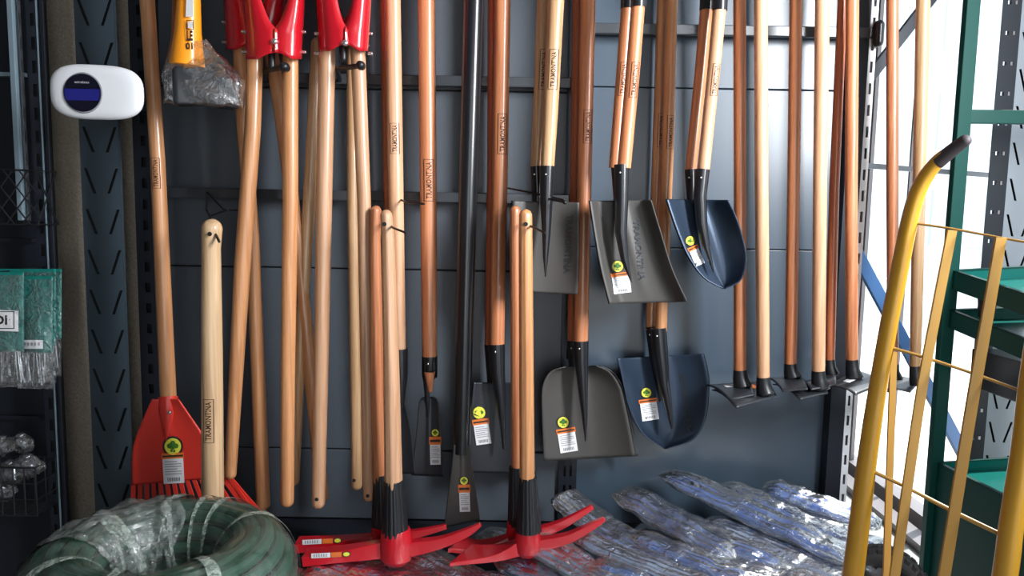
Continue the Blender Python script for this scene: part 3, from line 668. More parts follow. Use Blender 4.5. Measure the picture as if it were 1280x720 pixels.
digger('red post hole digger with the palest handles, in front at right', -0.31,
       [(409, 55, 20), (405, 250, 20), (402, 440, 18.5), (398, 628, 17)], [(447, 55, 18), (455, 250, 17), (458, 440, 16), (461, 620, 15)], 399, 460, -260, 64, (432, 40), (M['wt'], M['wt']), ((398, 621), (461, 617)), vw=0.42)
hook('dark hook with a ball end under the left digger', [(332, 100), (330, 88), (356, 84)], [-0.05, -0.3, -0.38], 7)
hook('dark hook with a ball end under the pale-handled digger', [(425, 100), (420, 86), (451, 82)], [-0.05, -0.3, -0.38], 6.5)

# ================================================================== SHOVELS AND HOES
def shovel(name, lab, cat, Y, hpts, mm, sock, blade=None, st=None, lb=None, grp=None, emboss=None, sockY=None, bm='steel', dgrip=False, sflat=None):
    t = thing(name, lab, cat, P(hpts[-1][0], hpts[-1][1], Y), grp)
    _, cc, rr = handle(t, hpts, (Y, Y), M[mm], dome=(1, 0))
    if st: stamp(t, cc, rr, *st)
    if blade:
        b = Blade(t, m=M[bm], **blade)
        if lb: label(t, lambda x, y, l: b.at(x, y, l), *lb)
        if emboss:
            mb = MB(); x0, y0, x1, y1, hw = emboss
            put_text(mb, 'TRAMONTINA', lambda s, tt: b.at(x0 + (x1 - x0) * s + (0.5 - tt) * -hw, y0 + (y1 - y0) * s, 0.0035), 0.03); mb.build('raised_lettering', M['brown_steel'] if bm == 'steel' else M['steel'], b.o, smooth=False)
    if sock:
        n = len(sock); ys = sockY or [Y - 0.004 * i for i in range(n)]
        socket(t, sock, ys, M['black'], flat=sflat)
        a = sock[0]; bolts(t, [(a[0] - 2, a[1] + 10)], Y - a[2] / 2 * S(Y) * 0.96, 1.3, 'rivet', ln=0.002)
    if dgrip:
        a = cc[0]; mb = MB(); mb.tube([a + Vector((0, 0, -0.02)), a + Vector((0, 0, 0.09))], [rr[0] * 1.12, rr[0] * 1.1], seg=20); mb.build('grip_ferrule', M['black'], t)
        z = a.z + 0.09; mb = MB(); mb.tube([Vector((a.x + 0.055 * q, a.y, z + zz)) for q, zz in ((0, 0), (-0.8, 0.04), (-1, 0.09), (0, 0.105), (1, 0.09), (0.8, 0.04))], 0.012, seg=12, closed=True); mb.build('d_grip', M['black'], t)
    return t

# narrow spades with wooden handles (4 and 5)
shovel('digging_spud', 'wooden-handled spud half hidden behind the left pickaxe, reddish handle', 'spade', -0.09, [(476, -170, 17), (484, 0, 17), (487, 200, 17), (491, 445, 17)], 'wd', [(492, 436, 19), (494, 490, 12), (495, 520, 4)],
       blade=dict(left=[(489, 500), (484, 540), (478, 588)], right=[(500, 500), (508, 540), (514, 590)], Y=-0.09, dish=0.006))
shovel('digging_spud', 'wooden-handled spud with light handle directly behind the left pickaxe', 'spade', -0.14, [(486, -170, 19), (491, 0, 19), (494, 200, 19.5), (499, 440, 17)], 'wt', [(500, 436, 20), (501, 470, 18), (501, 500, 10), (501, 525, 3)],
       blade=dict(left=[(496, 505), (490, 540), (486, 592)], right=[(506, 505), (514, 540), (519, 592)], Y=-0.135, dish=0.006), st=(174, 38, 0.15))
shovel('digging_spud', 'orange-handled spud with a narrow flared blade, sticker on blade', 'spade', -0.13, [(531, -170, 21), (533, 0, 21), (535, 200, 21), (537, 450, 19)], 'wo', [(537, 445, 20), (537, 470, 20), (533, 478, 8), (534, 500, 6), (535, 520, 3)],
       blade=dict(left=[(531, 496), (524, 504), (520, 545), (514, 594)], right=[(541, 496), (548, 504), (551, 545), (555, 596)], Y=-0.125, dish=0.006, groove=-0.004),
       lb=(544, 541, 5.5, 537.5, 556, 13, 25, -1, 10), st=(225, 52, 0.2), sockY=[-0.13, -0.13, -0.14, -0.14, -0.135])
# wooden tip showing through the open socket
mb = MB(); mb.tube([P(537, 465, -0.15), P(538, 488, -0.148)], [7 * S(-.15), 3 * S(-.15)], seg=14, dome=(0, 1)); 
tip_root = [o for o in bpy.data.objects if o.get('label') == 'orange-handled spud with a narrow flared blade, sticker on blade'][0]
mb.build('handle_tip', M['wo'], tip_root)

# long black all-steel bar
Y = -0.21
bar = thing('digging_bar', 'long black steel digging bar with flared blade and sticker, beside orange spud', 'digging bar', P(580, 640, Y))
_, cc, rr = handle(bar, [(602, -190, 24), (592, 0, 24), (585, 240, 23), (580, 440, 22), (577, 566, 21)], (Y, Y), M['black'], dome=(1, 0), name='shaft')
b = Blade(bar, [(567, 556), (565, 580), (561, 610), (555, 659)], [(588, 556), (590, 580), (594, 610), (600, 650)], Y - 0.012, dish=0.004, m=M['brown_steel'], thick=0.006, groove=-0.003)
label(bar, lambda x, y, l: b.at(x, y, l), 580, 601, 6, 574, 616, 13, 24, -2, 10)

# shovels 7 : behind the right pickaxe
s7L = [(592, 478), (589, 510), (586, 550), (583, 590)]; s7R = [(655, 478), (662, 510), (667, 550), (670, 592)]
shovel('shovel', 'square shovel behind another, its handle just left of the right pickaxe pair', 'shovel', -0.07, [(617, -170, 20), (620, 0, 20), (619, 200, 20), (615, 436, 19)], 'wd', [(615, 430, 20), (618, 480, 18), (624, 540, 6)],
       blade=dict(left=s7L, right=s7R, Y=-0.05, dish=0.025, dx=-4))
shovel('shovel', 'square shovel partly hidden by the right pickaxes, sticker at its left', 'shovel', -0.13, [(630, -170, 20), (628, 0, 20), (625, 200, 20), (621, 433, 19)], 'wo', [(621, 430, 21), (622, 465, 19), (626, 500, 13), (630, 560, 4)],
       blade=dict(left=s7L, right=s7R, Y=-0.10, dish=0.03), lb=(599, 516, 9.5, 592, 532, 19, 25, -8, 7), st=(166, 50, 0.3))

# shovels 10 : golden pair with square blade
b10L = [(641, 251), (640, 290), (640, 330), (640, 364)]; b10R = [(724, 253), (724.5, 290), (724, 330), (722, 368)]
shovel('shovel', 'golden-handled square shovel behind its twin, above the right pickaxes', 'shovel', -0.20, [(686, -190, 18), (680, 0, 17), (674, 140, 15.5), (670, 212, 14)], 'wg', [(670, 208, 15), (672, 250, 14), (676, 300, 5)],
       blade=dict(left=b10L, right=b10R, Y=-0.16, dish=0.02, dx=-2), st=(85, 50, 0.35))
shovel('shovel', 'golden-handled square shovel with raised lettering, sharp socket, above the right pickaxes', 'shovel', -0.26, [(704, -190, 18), (695, 0, 20), (688, 140, 19), (684, 212, 17)], 'wg', [(684, 208, 19), (683, 250, 16), (683, 290, 11), (682, 320, 7), (682, 345, 2)],
       blade=dict(left=b10L, right=b10R, Y=-0.22, dish=0.02), emboss=(712, 268, 709, 342, 9), bm='brown_steel', st=(85, 50, 0.1))
hook('dark hook with a ball end crossing the golden-handled shovels', [(664, 240), (690, 249), (706, 253)], [-0.05, -0.3, -0.33], 3, True)

# shovels 11
b11L = [(705, 459), (689, 464), (680, 477), (677, 495), (678, 535), (680, 576)]; b11R = [(745, 457), (762, 465), (775, 483), (781, 505), (788, 538), (794, 570)]
shovel('shovel', 'rear square shovel whose blade rim peeks above the front one, right of the pickaxes', 'shovel', -0.07, [(723, -170, 17), (724, 0, 17), (721, 200, 17), (716, 430, 15)], 'wd', [(716, 425, 16), (719, 480, 12), (724, 520, 5)],
       blade=dict(left=b11L, right=b11R, Y=-0.045, dish=0.04, dx=4))
shovel('shovel', 'square-ended shovel with rounded shoulders, broad dark blade fully in view, right of the pickaxes', 'shovel', -0.14, [(741, -170, 19), (735, 0, 19), (731, 200, 18.5), (726, 430, 18)], 'wo', [(726, 426, 20), (727, 458, 17), (729, 490, 12), (731, 525, 7), (732, 551, 2)],
       blade=dict(left=b11L, right=b11R, Y=-0.09, dish=0.045, groove=-0.012), lb=(704, 528, 8.5, 697, 543, 22, 24, -9, 6), st=(155, 42, 0.25), bm='brown_steel')

# shovels 13 (behind 12)
b13L = [(771, 448), (775, 462), (780, 485), (787, 512), (803, 542), (830, 561)]; b13R = [(879, 442), (884, 462), (886, 485), (881, 525), (865, 550), (832, 561)]
shovel('shovel', 'round-point shovel behind its twin, lowest at centre right, darker handle', 'shovel', -0.05, [(828, -170, 13), (828, 0, 13), (822, 200, 14), (813, 412, 13)], 'wm', [(814, 408, 15), (818, 450, 12), (826, 500, 5)],
       blade=dict(left=b13L, right=b13R, Y=-0.035, dish=0.03, dx=1), st=(158, 42, 0.3))
shovel('shovel', 'round-point shovel with dark blade tinted with blue reflection and sticker, lowest at centre right', 'shovel', -0.10, [(841, -170, 14), (840, 0, 14), (834, 200, 15), (826, 415, 15)], 'wm', [(823, 410, 20), (826, 445, 19), (830, 480, 14), (836, 510, 9), (840, 535, 3)],
       blade=dict(left=b13L, right=b13R, Y=-0.055, dish=0.055, groove=-0.008), lb=(808, 491, 7.5, 800, 505, 21, 22, -8, 5), emboss=(853, 466, 862, 540, -8), st=(160, 42, 0.25), bm='steel_reflect')

# shovels 12 : square scoop, flared sides
b12L = [(737, 251), (743, 290), (751, 335), (762, 380)]; b12R = [(814, 250), (826, 290), (840, 335), (859, 377)]
shovel('shovel', 'square scoop shovel behind its twin, handle slanting at top centre', 'shovel', -0.22, [(785, 2, 16), (778, 90, 15), (768, 210, 14)], 'wo', [(771, 206, 15), (773, 250, 12), (778, 300, 6)],
       blade=dict(left=b12L, right=b12R, Y=-0.20, dish=0.01, flange=0.02, dx=-1), st=(95, 42, 0.1), dgrip=True)
shovel('shovel', 'square scoop shovel with raised sides and sticker, slanting handle at top centre', 'shovel', -0.30, [(798, 0, 17), (791, 90, 17), (780, 210, 17)], 'wo', [(777, 206, 19), (777, 250, 17), (776, 290, 15), (781, 325, 10), (789, 352, 2)],
       blade=dict(left=b12L, right=b12R, Y=-0.265, dish=0.012, flange=0.035, groove=-0.01), lb=(772, 333, 8.5, 765, 347, 22, 21, -7, 5), emboss=(795, 275, 803, 350, 8), st=(96, 44, 0.25), dgrip=True, bm='brown_steel')

# shovels 14 : round point, short slanting handles
b14L = [(833, 249), (839, 268), (848, 293), (861, 322), (880, 347), (905, 361)]; b14R = [(910, 250), (919, 268), (928, 295), (933, 325), (926, 350), (906, 361)]
shovel('shovel', 'round-point shovel behind its twin, left of the row of hoes', 'shovel', -0.20, [(884, 4, 16), (876, 90, 15), (863, 216, 14)], 'wo', [(863, 212, 15), (865, 250, 13), (872, 290, 6)],
       blade=dict(left=b14L, right=b14R, Y=-0.18, dish=0.03, dx=-1), dgrip=True)
shovel('shovel', 'round-point shovel with pointed dark blade and sticker, left of the row of hoes', 'shovel', -0.27, [(900, 4, 16), (892, 90, 15.5), (879, 216, 15)], 'wt', [(878, 212, 18), (875, 245, 16), (877, 280, 14), (883, 310, 9), (892, 340, 2)],
       blade=dict(left=b14L, right=b14R, Y=-0.24, dish=0.055, groove=-0.01), lb=(863, 301, 7, 862, 315, 12, 20, -24, 5), st=(94, 40, 0.2), dgrip=True, bm='steel_reflect')

# hoes on the right
def hoe(lab, hp, mm, sk, quad, Y, i):
    t = thing('hoe', lab, 'hoe', P(hp[-1][0], hp[-1][1], Y), 'hoes in the row on the right')
    handle(t, hp, (Y, Y), M[mm])
    x, y = hp[-1][0], hp[-1][1]; wd = hp[-1][2]
    c = [P(x, y - 1, Y), P(x + 0.5, y + sk * 0.5, Y), P(x + 3, y + sk, Y - 0.005)]; s_ = S(Y)
    mb = MB(); mb.tube(c, [wd * 0.52 * s_, wd * 0.58 * s_, wd * 0.72 * s_], seg=18, dome=(0, 0.3)); mb.build('eye', M['sleeve'], t)
    z = c[-1].z; mb = MB()
    q = [G(a, b_, z - 0.004 + dz) for (a, b_), dz in zip(quad, (-0.012, 0.0, 0.0, -0.012))]
    def f(u, v):
        p = q[0].lerp(q[1], u).lerp(q[3].lerp(q[2], u), v); p.z += -0.010 * (2 * v - 1) ** 2 + 0.006; return p
    mb.grid(f, 12, 12); bo = mb.build('blade', M['steel'], t, solid=0.0035)
    if i in (0, 1, 3, 5):
        mb = MB(); mb.grid(lambda u, v: f(0.28 + 0.3 * u, 0.3 + 0.22 * v) + Vector((0, 0, 0.0026)), 3, 3); mb.cur = 1; mb.grid(lambda u, v: f(0.60 + 0.1 * u, 0.3 + 0.22 * v) + Vector((0, 0, 0.0026)), 2, 2); mb.build('label', [M['white'], M['lorange']], t, smooth=False)
# blade quad: far-left, near(socket)-far ... given as image corners
hoe('hoe with reddish handle, first of the row from the left', [(924, -170, 15), (924.5, 0, 15), (925, 230, 15), (925, 463, 16)], 'wo', 20, [(882, 480), (934, 476), (944, 492), (912, 499)], -0.19, 0)
hoe('hoe with pale handle and flat blade pointing left, second of the row', [(951, -170, 16), (951, 0, 16), (952, 230, 16.5), (954, 472, 16)], 'wt', 20, [(890, 486), (955, 474), (971, 494), (920, 508)], -0.25, 1)
hoe('hoe with orange handle, third of the row', [(996, -170, 15), (995, 0, 15), (992, 230, 15), (988, 455, 15)], 'wo', 17, [(958, 471), (1000, 470), (1010, 485), (978, 488)], -0.17, 2)
hoe('hoe with pale peach handle and blade with curled edge, fourth of the row', [(1029, -170, 17), (1028, 0, 17), (1025, 230, 16.5), (1023, 464, 16)], 'wt', 22, [(966, 479), (1026, 472), (1035, 490), (1000, 498)], -0.25, 3)
hoe('hoe with dark orange slanting handle behind its neighbour, fifth of the row', [(1062, -170, 11), (1053, 0, 11), (1043, 230, 12), (1037, 450, 12.5)], 'wd', 18, [(1000, 478), (1042, 464), (1046, 480), (1014, 486)], -0.15, 4)
hoe('hoe with orange handle against the dark rack post, sixth of the row', [(1064, -170, 15), (1065.5, 0, 15), (1064, 230, 15), (1065, 450, 14.5)], 'wo', 22, [(1034, 482), (1064, 462), (1106, 478), (1070, 492)], -0.21, 5)
hoe('hoe with orange handle in front of the window beside the post', [(1115, -170, 14), (1115.5, 0, 14), (1115.5, 230, 14), (1116, 456, 13)], 'wo', 18, [(1068, 488), (1100, 470), (1124, 478), (1115, 490)], -0.17, 6)
hoe('hoe with pale handle, last of the row on the right', [(1156, -170, 15), (1154, 0, 16), (1149, 230, 15), (1144, 458, 13)], 'wg', 22, [(1075, 487), (1105, 471), (1150, 476), (1138, 489)], -0.24, 7)
# long rail carrying the hoes continues past the post
# ================================================================== PICKAXES
def pick(lab, Y, hp, mm, slv, eye, arml, armr, labels=False, hole=None, stp=None, skew=0.0, lw=(0.014, 0.03), rw=(0.016, 0.006), octo=True):
    t = thing('pickaxe', lab, 'pickaxe', P(eye[0], eye[2], Y), 'red-headed pickaxes')
    o, cc, rr = handle(t, hp, (Y, Y), M[mm], oct_=octo)
    if stp: stamp(t, cc, rr, *stp)
    s_ = S(Y)
    mb = MB(); a = [P(p[0], p[1], Y) for p in slv]; mb.tube([a[0].lerp(a[-1], k_ / 10) for k_ in range(11)], [(slv[0][2] + (slv[-1][2] - slv[0][2]) * k_ / 10) / 2 * s_ for k_ in range(11)], seg=48, rib=0.022, ribn=3); mb.build('ribbed_sleeve', M['sleeve'], t, sharp=25)
    mb = MB(); x0, x1, ya, yb_ = eye; cx = (x0 + x1) / 2; hw = (x1 - x0) / 2
    e = [P(cx, ya - 1, Y), P(cx, ya + 4, Y), P(cx, (ya + yb_) / 2, Y), P(cx, yb_ - 4, Y), P(cx, yb_, Y)]
    mb.tube(e, [hw * 0.86 * s_, hw * 0.93 * s_, hw * 1.03 * s_, hw * 0.97 * s_, hw * 0.75 * s_], seg=28, flat=[0.9, 0.9, 0.85, 0.85, 0.85], dome=(0, 0.25))
    for arm, wy in ((arml, lw), (armr, rw)):
        L = interp([(p[0], p[1]) for p in arm], 12); H = interp([(p[2], 0) for p in arm], 12)
        mb.sweep([P(x, y, Y) for x, y in L], [h[0] / 2 * s_ for h in H], [wy[0] + (wy[1] - wy[0]) * i / 12 for i in range(13)], skew=skew if arm is arml else 0)
    mb.build('head', M['red'], t, bevel=0.0025, sharp=40)
    if hole:
        p = P(hole[0], hole[1], Y) - Vector((0, rr[0] * 1.16, 0)); mb = MB(); mb.disc(lambda x, y: p + Vector((x, 0, y)), 0, 0, 0.006, 12); mb.build('hang_hole', M['hollow'], o)
    if labels:
        mb = MB(); f0, f1, yy = labels; 
        def sf(x, y, l=0): return P(x, y + (x - f0) * -0.05, Y - lw[0] - (lw[1] - lw[0]) * (1 - (x - f0) / 110) - 0.001 - l)
        mb.cur = 4; mb.grid(lambda u, v: sf(f0 + 24 * u, yy - 3 + 6 * v), 4, 1); mb.cur = 5
        for k_ in range(6): mb.grid(lambda u, v: sf(f0 + 3 + 3 * k_ + 1.5 * u, yy - 2 + 4 * v, 0.0006), 1, 1)
        mb.cur = 3; mb.grid(lambda u, v: sf(f0 + 25 + 13 * u, yy - 3 + 6 * v), 2, 1)
        mb.cur = 0; mb.disc(lambda x, y: sf(x, y, 0.0004), f0 + 44, yy, 3.6, 14, rx=5.5); mb.cur = 1; mb.disc(lambda x, y: sf(x, y, 0.001), f0 + 44, yy, 2.6, 14, rx=4)
        mb.build('label', [M['lblack'], M['lyellow'], M['lgreen'], M['lorange'], M['white'], M['grey']], t, smooth=False)
    return t
pick('pickaxe with thick pale handle hanging alone before the red rake, foot hidden by the hose', -0.42, [(265, 286, 25), (264, 310, 23), (265, 440, 26), (266, 628, 28)], 'wl', [(266, 622, 30), (266, 684, 38)], (244, 288, 680, 716),
     [(250, 700, 18), (215, 702, 14), (180, 704, 12)], [(282, 700, 16), (315, 698, 12), (345, 695, 7)], hole=(268, 292), stp=(527, 54, 0.02, True, 0.52), octo=False)
pick('rear pickaxe of the left pair, orange-brown handle behind the pale one', -0.33, [(470, 264, 14), (469, 300, 14), (471, 450, 17), (476, 600, 20)], 'wo', [(478, 592, 22), (481, 655, 34)], (464, 492, 650, 684),
     [(470, 676, 18), (430, 678, 13), (371, 681, 12)], [(490, 672, 14), (520, 667, 10), (558, 658, 6)], labels=(378, 0, 678))
pick('front pickaxe of the left pair, pale octagonal handle', -0.42, [(483, 270, 16), (485, 300, 17), (489, 450, 21), (492, 606, 24)], 'wt', [(492, 600, 25), (494, 667, 35)], (474, 516, 661, 702),
     [(478, 686, 22), (430, 692, 16), (381, 697, 13)], [(512, 685, 20), (550, 678, 14), (582, 666, 11), (601, 655, 5)], labels=(389, 0, 695), hole=(482, 280))
pick('rear pickaxe of the right pair, orange handle behind the honey one', -0.33, [(644, 264, 14), (644, 300, 14), (645, 450, 14.5), (646, 590, 15)], 'wo', [(646, 583, 20), (647, 655, 26)], (632, 662, 650, 684),
     [(640, 676, 18), (600, 684, 8), (570, 680, 6)], [(660, 668, 12), (700, 656, 11), (741, 633, 6)], skew=0.4, lw=(0.016, 0.05))
pick('front pickaxe of the right pair, honey octagonal handle, broad adze blade', -0.42, [(657, 270, 17), (657, 300, 18), (658, 450, 19), (659, 602, 20)], 'wm', [(660, 596, 22), (661, 663, 33)], (643, 677, 660, 693),
     [(648, 684, 18), (620, 691, 9), (576, 694, 5)], [(674, 680, 16), (710, 672, 12), (740, 657, 9), (756, 648, 5)], skew=0.5, lw=(0.016, 0.055), hole=(657, 280))
hook('dark wire peg through the left pickaxe handles', [(478, 276), (492, 285), (507, 291)], [-0.30, -0.46, -0.50], 3, False)
hook('dark wire peg through the right pickaxe handles', [(652, 276), (666, 284), (681, 291)], [-0.30, -0.46, -0.50], 3, False)
hook('thin dark hook running behind the left pickaxe tops', [(486, 243), (508, 253), (530, 255)], [-0.05, -0.2, -0.26], 2.6, False)
hook('thin dark hook running right from behind the right pickaxe tops', [(634, 235), (660, 240), (705, 250)], [-0.05, -0.22, -0.3], 2.6, False)

# ================================================================== BLUE PACKAGES ON THE DECK
def Yb(py): return max(-0.62, -0.12 - (py - 600) / 135 * 0.46)
def package(lab, a, b, wpx, th, m, lift=0.0, seed=0, tail=(1, 1)):
    A = P(a[0], a[1], Yb(a[1])) + Vector((0, 0, lift)); B = P(b[0], b[1], Yb(b[1])) + Vector((0, 0, lift))
    L = (B - A).length; t = (B - A) / L; sd = t.cross(Vector((0, 0, 1))).normalized(); up_ = sd.cross(t)
    wd = (wpx + 12) * S(-0.3) / 2; root = thing('tarpaulin_package', lab, 'package', (A + B) / 2, 'blue packages in clear bags')
    def f(u, v, k, ext, sharp_):
        an = u * 2 * math.pi; x = v * (1 + 2 * ext) - ext
        e = min(1, max(0, (x + ext) / 0.14)) ** 0.5 * min(1, max(0, (1 + ext - x) / 0.14)) ** 0.5
        if k: e = max(e, 0.30 * (1 if 0.01 < v < 0.99 else 0.6))
        ca, sa = math.cos(an), math.sin(an)
        q = Vector((x * L * 9, an * 1.7 if False else ca * 1.6 + 5 * seed, sa * 1.6))
        fold = 0.16 * abs(noise.noise(Vector((x * 1.6 + seed, ca * 3.2, sa * 1.5)))) * 2 + 0.10 * noise.noise(q * 1.8)
        crink = (0.22 if k else 0.05) * noise.noise(Vector((x * L * 5, ca * 5 + seed, sa * 5))) + (0.07 if k else 0) * noise.noise(Vector((x * L * 38, ca * 12 + seed, sa * 12)))
        rr = e * (1 - fold + crink)
        bend = 0.012 * math.sin(x * 3.1 + seed)
        ew = (0.55 + 0.45 * e) * (1 - fold * 0.5 + crink * 0.5)
        return A + t * (x * L) + sd * ((wd + k) * ca * ew + bend) + up_ * ((th + k) * sa * rr + 0.006 * noise.noise(Vector((x * 7, seed, k))))
    mb = MB(); mb.grid(lambda u, v: f(u, v, 0.0, 0.0, 0), 28, 60); mb.build('contents', m, root, sharp=55)
    mb = MB(); mb.grid(lambda u, v: f(u, v, 0.006, 0.05, 1), 64, 110); mb.build('clear_wrapper', M['film'], root, sharp=25)
    return root
PK = [
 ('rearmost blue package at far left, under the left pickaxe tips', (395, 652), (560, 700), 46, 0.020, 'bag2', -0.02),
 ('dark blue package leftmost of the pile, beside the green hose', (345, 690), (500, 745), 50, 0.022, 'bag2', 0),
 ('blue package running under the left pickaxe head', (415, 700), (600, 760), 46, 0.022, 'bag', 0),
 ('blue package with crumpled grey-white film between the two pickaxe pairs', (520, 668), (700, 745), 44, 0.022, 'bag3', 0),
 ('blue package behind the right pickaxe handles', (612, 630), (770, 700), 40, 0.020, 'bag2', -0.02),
 ('blue package under the right pickaxe adze', (570, 700), (740, 780), 46, 0.024, 'bag', 0),
 ('pale wrapped package right below the right pickaxe tips', (668, 675), (830, 770), 46, 0.024, 'bag3', 0.008),
 ('short crumpled package standing up behind the right pickaxe tips', (700, 612), (760, 650), 40, 0.024, 'bag3', -0.01),
 ('deep blue package starting at the right pickaxe point', (750, 645), (915, 745), 40, 0.024, 'bag', -0.012),
 ('blue package at bottom centre under the pale wrapped ones', (750, 700), (930, 770), 46, 0.024, 'bag', 0),
 ('blue package with a raised corner against the back panel, centre', (778, 618), (918, 690), 46, 0.026, 'bag2', 0.012),
 ('whitish wrapped package just right of bottom centre', (830, 680), (1040, 735), 40, 0.024, 'bag3', 0.0),
 ('long blue package with folded pale tip poking up, the highest', (842, 600), (1062, 708), 36, 0.024, 'bag', 0.030),
 ('blue package below the long highest one', (890, 650), (1080, 730), 40, 0.022, 'bag3', 0.004),
 ('bright blue package behind the long highest one', (905, 612), (1085, 690), 42, 0.024, 'bag', 0.014),
 ('rear blue package near the right post, crumpled clear end', (962, 603), (1095, 648), 36, 0.024, 'bag', 0.0),
 ('sunlit blue package at the far right end of the pile', (975, 640), (1110, 690), 46, 0.024, 'bag', 0.0),
 ('dark package at bottom right by the black tyre', (960, 700), (1100, 742), 46, 0.022, 'bag2', -0.005),

 ('narrow blue package between the raised-corner one and the long highest one', (815, 640), (985, 705), 22, 0.018, 'bag', 0.010),
 ('narrow pale package lying across the centre of the pile', (730, 668), (890, 735), 22, 0.018, 'bag3', 0.004),
 ('narrow navy package just left of the right pickaxe tips', (610, 690), (760, 745), 24, 0.018, 'bag2', 0.0),
 ('narrow blue package lying on the sunlit right part', (935, 640), (1090, 712), 20, 0.016, 'bag', 0.026),
 ('narrow pale package next to the long highest one, right side', (900, 632), (1070, 702), 18, 0.014, 'bag3', 0.030),
 ('narrow blue package at bottom centre pointing to the lower right', (800, 668), (960, 740), 24, 0.018, 'bag', 0.012),
]
for i, (lab, a, b_, wp, th, mm, lf) in enumerate(PK):
    package(lab, a, b_, wp, th * 0.85, M[mm], lf - 0.012 - (0.06 if a[0] < 660 else 0), seed=i * 1.7)
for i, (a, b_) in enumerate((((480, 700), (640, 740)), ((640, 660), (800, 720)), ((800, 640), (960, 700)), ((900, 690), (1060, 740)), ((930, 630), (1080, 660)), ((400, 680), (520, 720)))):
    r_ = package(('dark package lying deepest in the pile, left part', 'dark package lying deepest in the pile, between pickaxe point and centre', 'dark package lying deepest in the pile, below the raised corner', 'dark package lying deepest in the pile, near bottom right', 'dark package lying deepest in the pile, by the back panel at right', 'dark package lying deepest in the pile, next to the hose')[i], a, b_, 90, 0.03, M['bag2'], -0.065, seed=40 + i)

# ================================================================== GREEN HOSE COILS
ctr = P(203, 732, -0.95); RM, ra, rb, hr = 0.180, 0.070, 0.094, 0.0140
def coil(lab, c, grp='green hose coils'):
    t = thing('hose_coil', lab, 'hose', (c.x, c.y, c.z - rb - hr), grp)
    N = 16; pts = []
    for k_ in range(N * 60):
        th = 2 * math.pi * k_ / 60; ph = 2 * math.pi * k_ / (N * 60)
        wob = 0.0025 * math.sin(3 * th + ph * 5)
        r = RM + (ra + wob) * math.cos(ph); pts.append(c + Vector((r * math.cos(th), r * math.sin(th), (rb + wob) * math.sin(ph))))
    mb = MB(); mb.tube(pts, hr, seg=9, dome=(1, 1)); h = mb.build('hose', M['hose'], t)
    mb = MB()
    def f(u, v):
        th, ph = u * 2 * math.pi, v * 2 * math.pi; n_ = noise.noise(Vector((math.cos(th) * 5, math.sin(th) * 5, ph * 1.2))); n2 = noise.noise(Vector((math.cos(th) * 17, math.sin(th) * 17, ph * 3)))
        o = 0.0175 + 0.004 * n_ + 0.003 * n2
        return c + Vector(((RM + (ra + o) * math.cos(ph)) * math.cos(th), (RM + (ra + o) * math.cos(ph)) * math.sin(th), (rb + o) * math.sin(ph)))
    mb.grid(f, 180, 60); mb.build('stretch_wrap', M['film_hose'], t, sharp=60)
    mb = MB()
    for th0, wd_, tw in ((100, 5, 20), (78, 4, 16), (55, 5, 30), (20, 5, 26), (140, 12, 30), (170, 5, -20), (215, 6, 20), (260, 6, 20), (310, 6, 20), (125, 3, -30)):
        def g(u, v):
            ph = v * 2 * math.pi; th = R(th0 + tw * math.sin(ph) * 0.5 + (u - 0.5) * wd_ + 1.5 * noise.noise(Vector((ph * 2, th0, u)))); o = 0.022 + 0.002 * noise.noise(Vector((ph * 3, th0, u * 2)))
            return c + Vector(((RM + (ra + o) * math.cos(ph)) * math.cos(th), (RM + (ra + o) * math.cos(ph)) * math.sin(th), (rb + o) * math.sin(ph)))
        mb.grid(g, 3, 60)
    mb.build('wrap_bands', M['strap'], t, sharp=60)
    mb = MB()
    def fp(u, v):
        th = R(98 + 95 * u + 14 * noise.noise(Vector((v * 6, u * 2, 3))) * (1 - u)); ph = R(-40 + 230 * v + 16 * noise.noise(Vector((u * 7, 2, v * 2))))
        o = 0.023 + 0.010 * noise.noise(Vector((u * 9, v * 9, 7))) + 0.004 * noise.noise(Vector((u * 30, v * 30, 2)))
        return c + Vector(((RM + (ra + o) * math.cos(ph)) * math.cos(th), (RM + (ra + o) * math.cos(ph)) * math.sin(th), (rb + o) * math.sin(ph)))
    mb.grid(fp, 80, 70); mb.build('crumpled_wrap', M['film_patch'], t, sharp=50)
    return t
coil('dark green ribbed hose coil in cloudy stretch wrap, in front at bottom left', ctr)
hh = 2 * (rb + hr + 0.006)
def copy_tree(o, loc, lab):
    c = o.copy(); C.objects.link(c); c.location = loc; c['label'] = lab
    for ch in list(o.children):
        d = ch.copy(); C.objects.link(d); d.parent = c
    return c
src = [o for o in bpy.data.objects if o.name.startswith('hose_coil')][0]
zb = src.location.z; n = int(zb / hh)
pl = thing('wooden_pallet', 'low wooden pallet under the stacked hose coils', 'pallet', (ctr.x, ctr.y, 0))
ph_ = zb - n * hh
for i in range(n):
    copy_tree(src, (ctr.x, ctr.y, zb - (i + 1) * hh), 'wrapped green hose coil lower in the stack, %s' % ('directly under the top one', 'at the very bottom')[min(i, 1)])
for i in range(5):
    MB().box((ctr.x - 0.3, ctr.y - 0.3 + i * 0.125, max(0.03, ph_ - 0.02)), (ctr.x + 0.3, ctr.y - 0.2 + i * 0.125, ph_ - 0.0)).build('board', M['wl'], pl, smooth=False)
for i in range(3):
    MB().box((ctr.x - 0.3 + i * 0.25, ctr.y - 0.3, 0), (ctr.x - 0.2 + i * 0.25, ctr.y + 0.3, max(0.03, ph_ - 0.02))).build('bearer', M['wl'], pl, smooth=False)

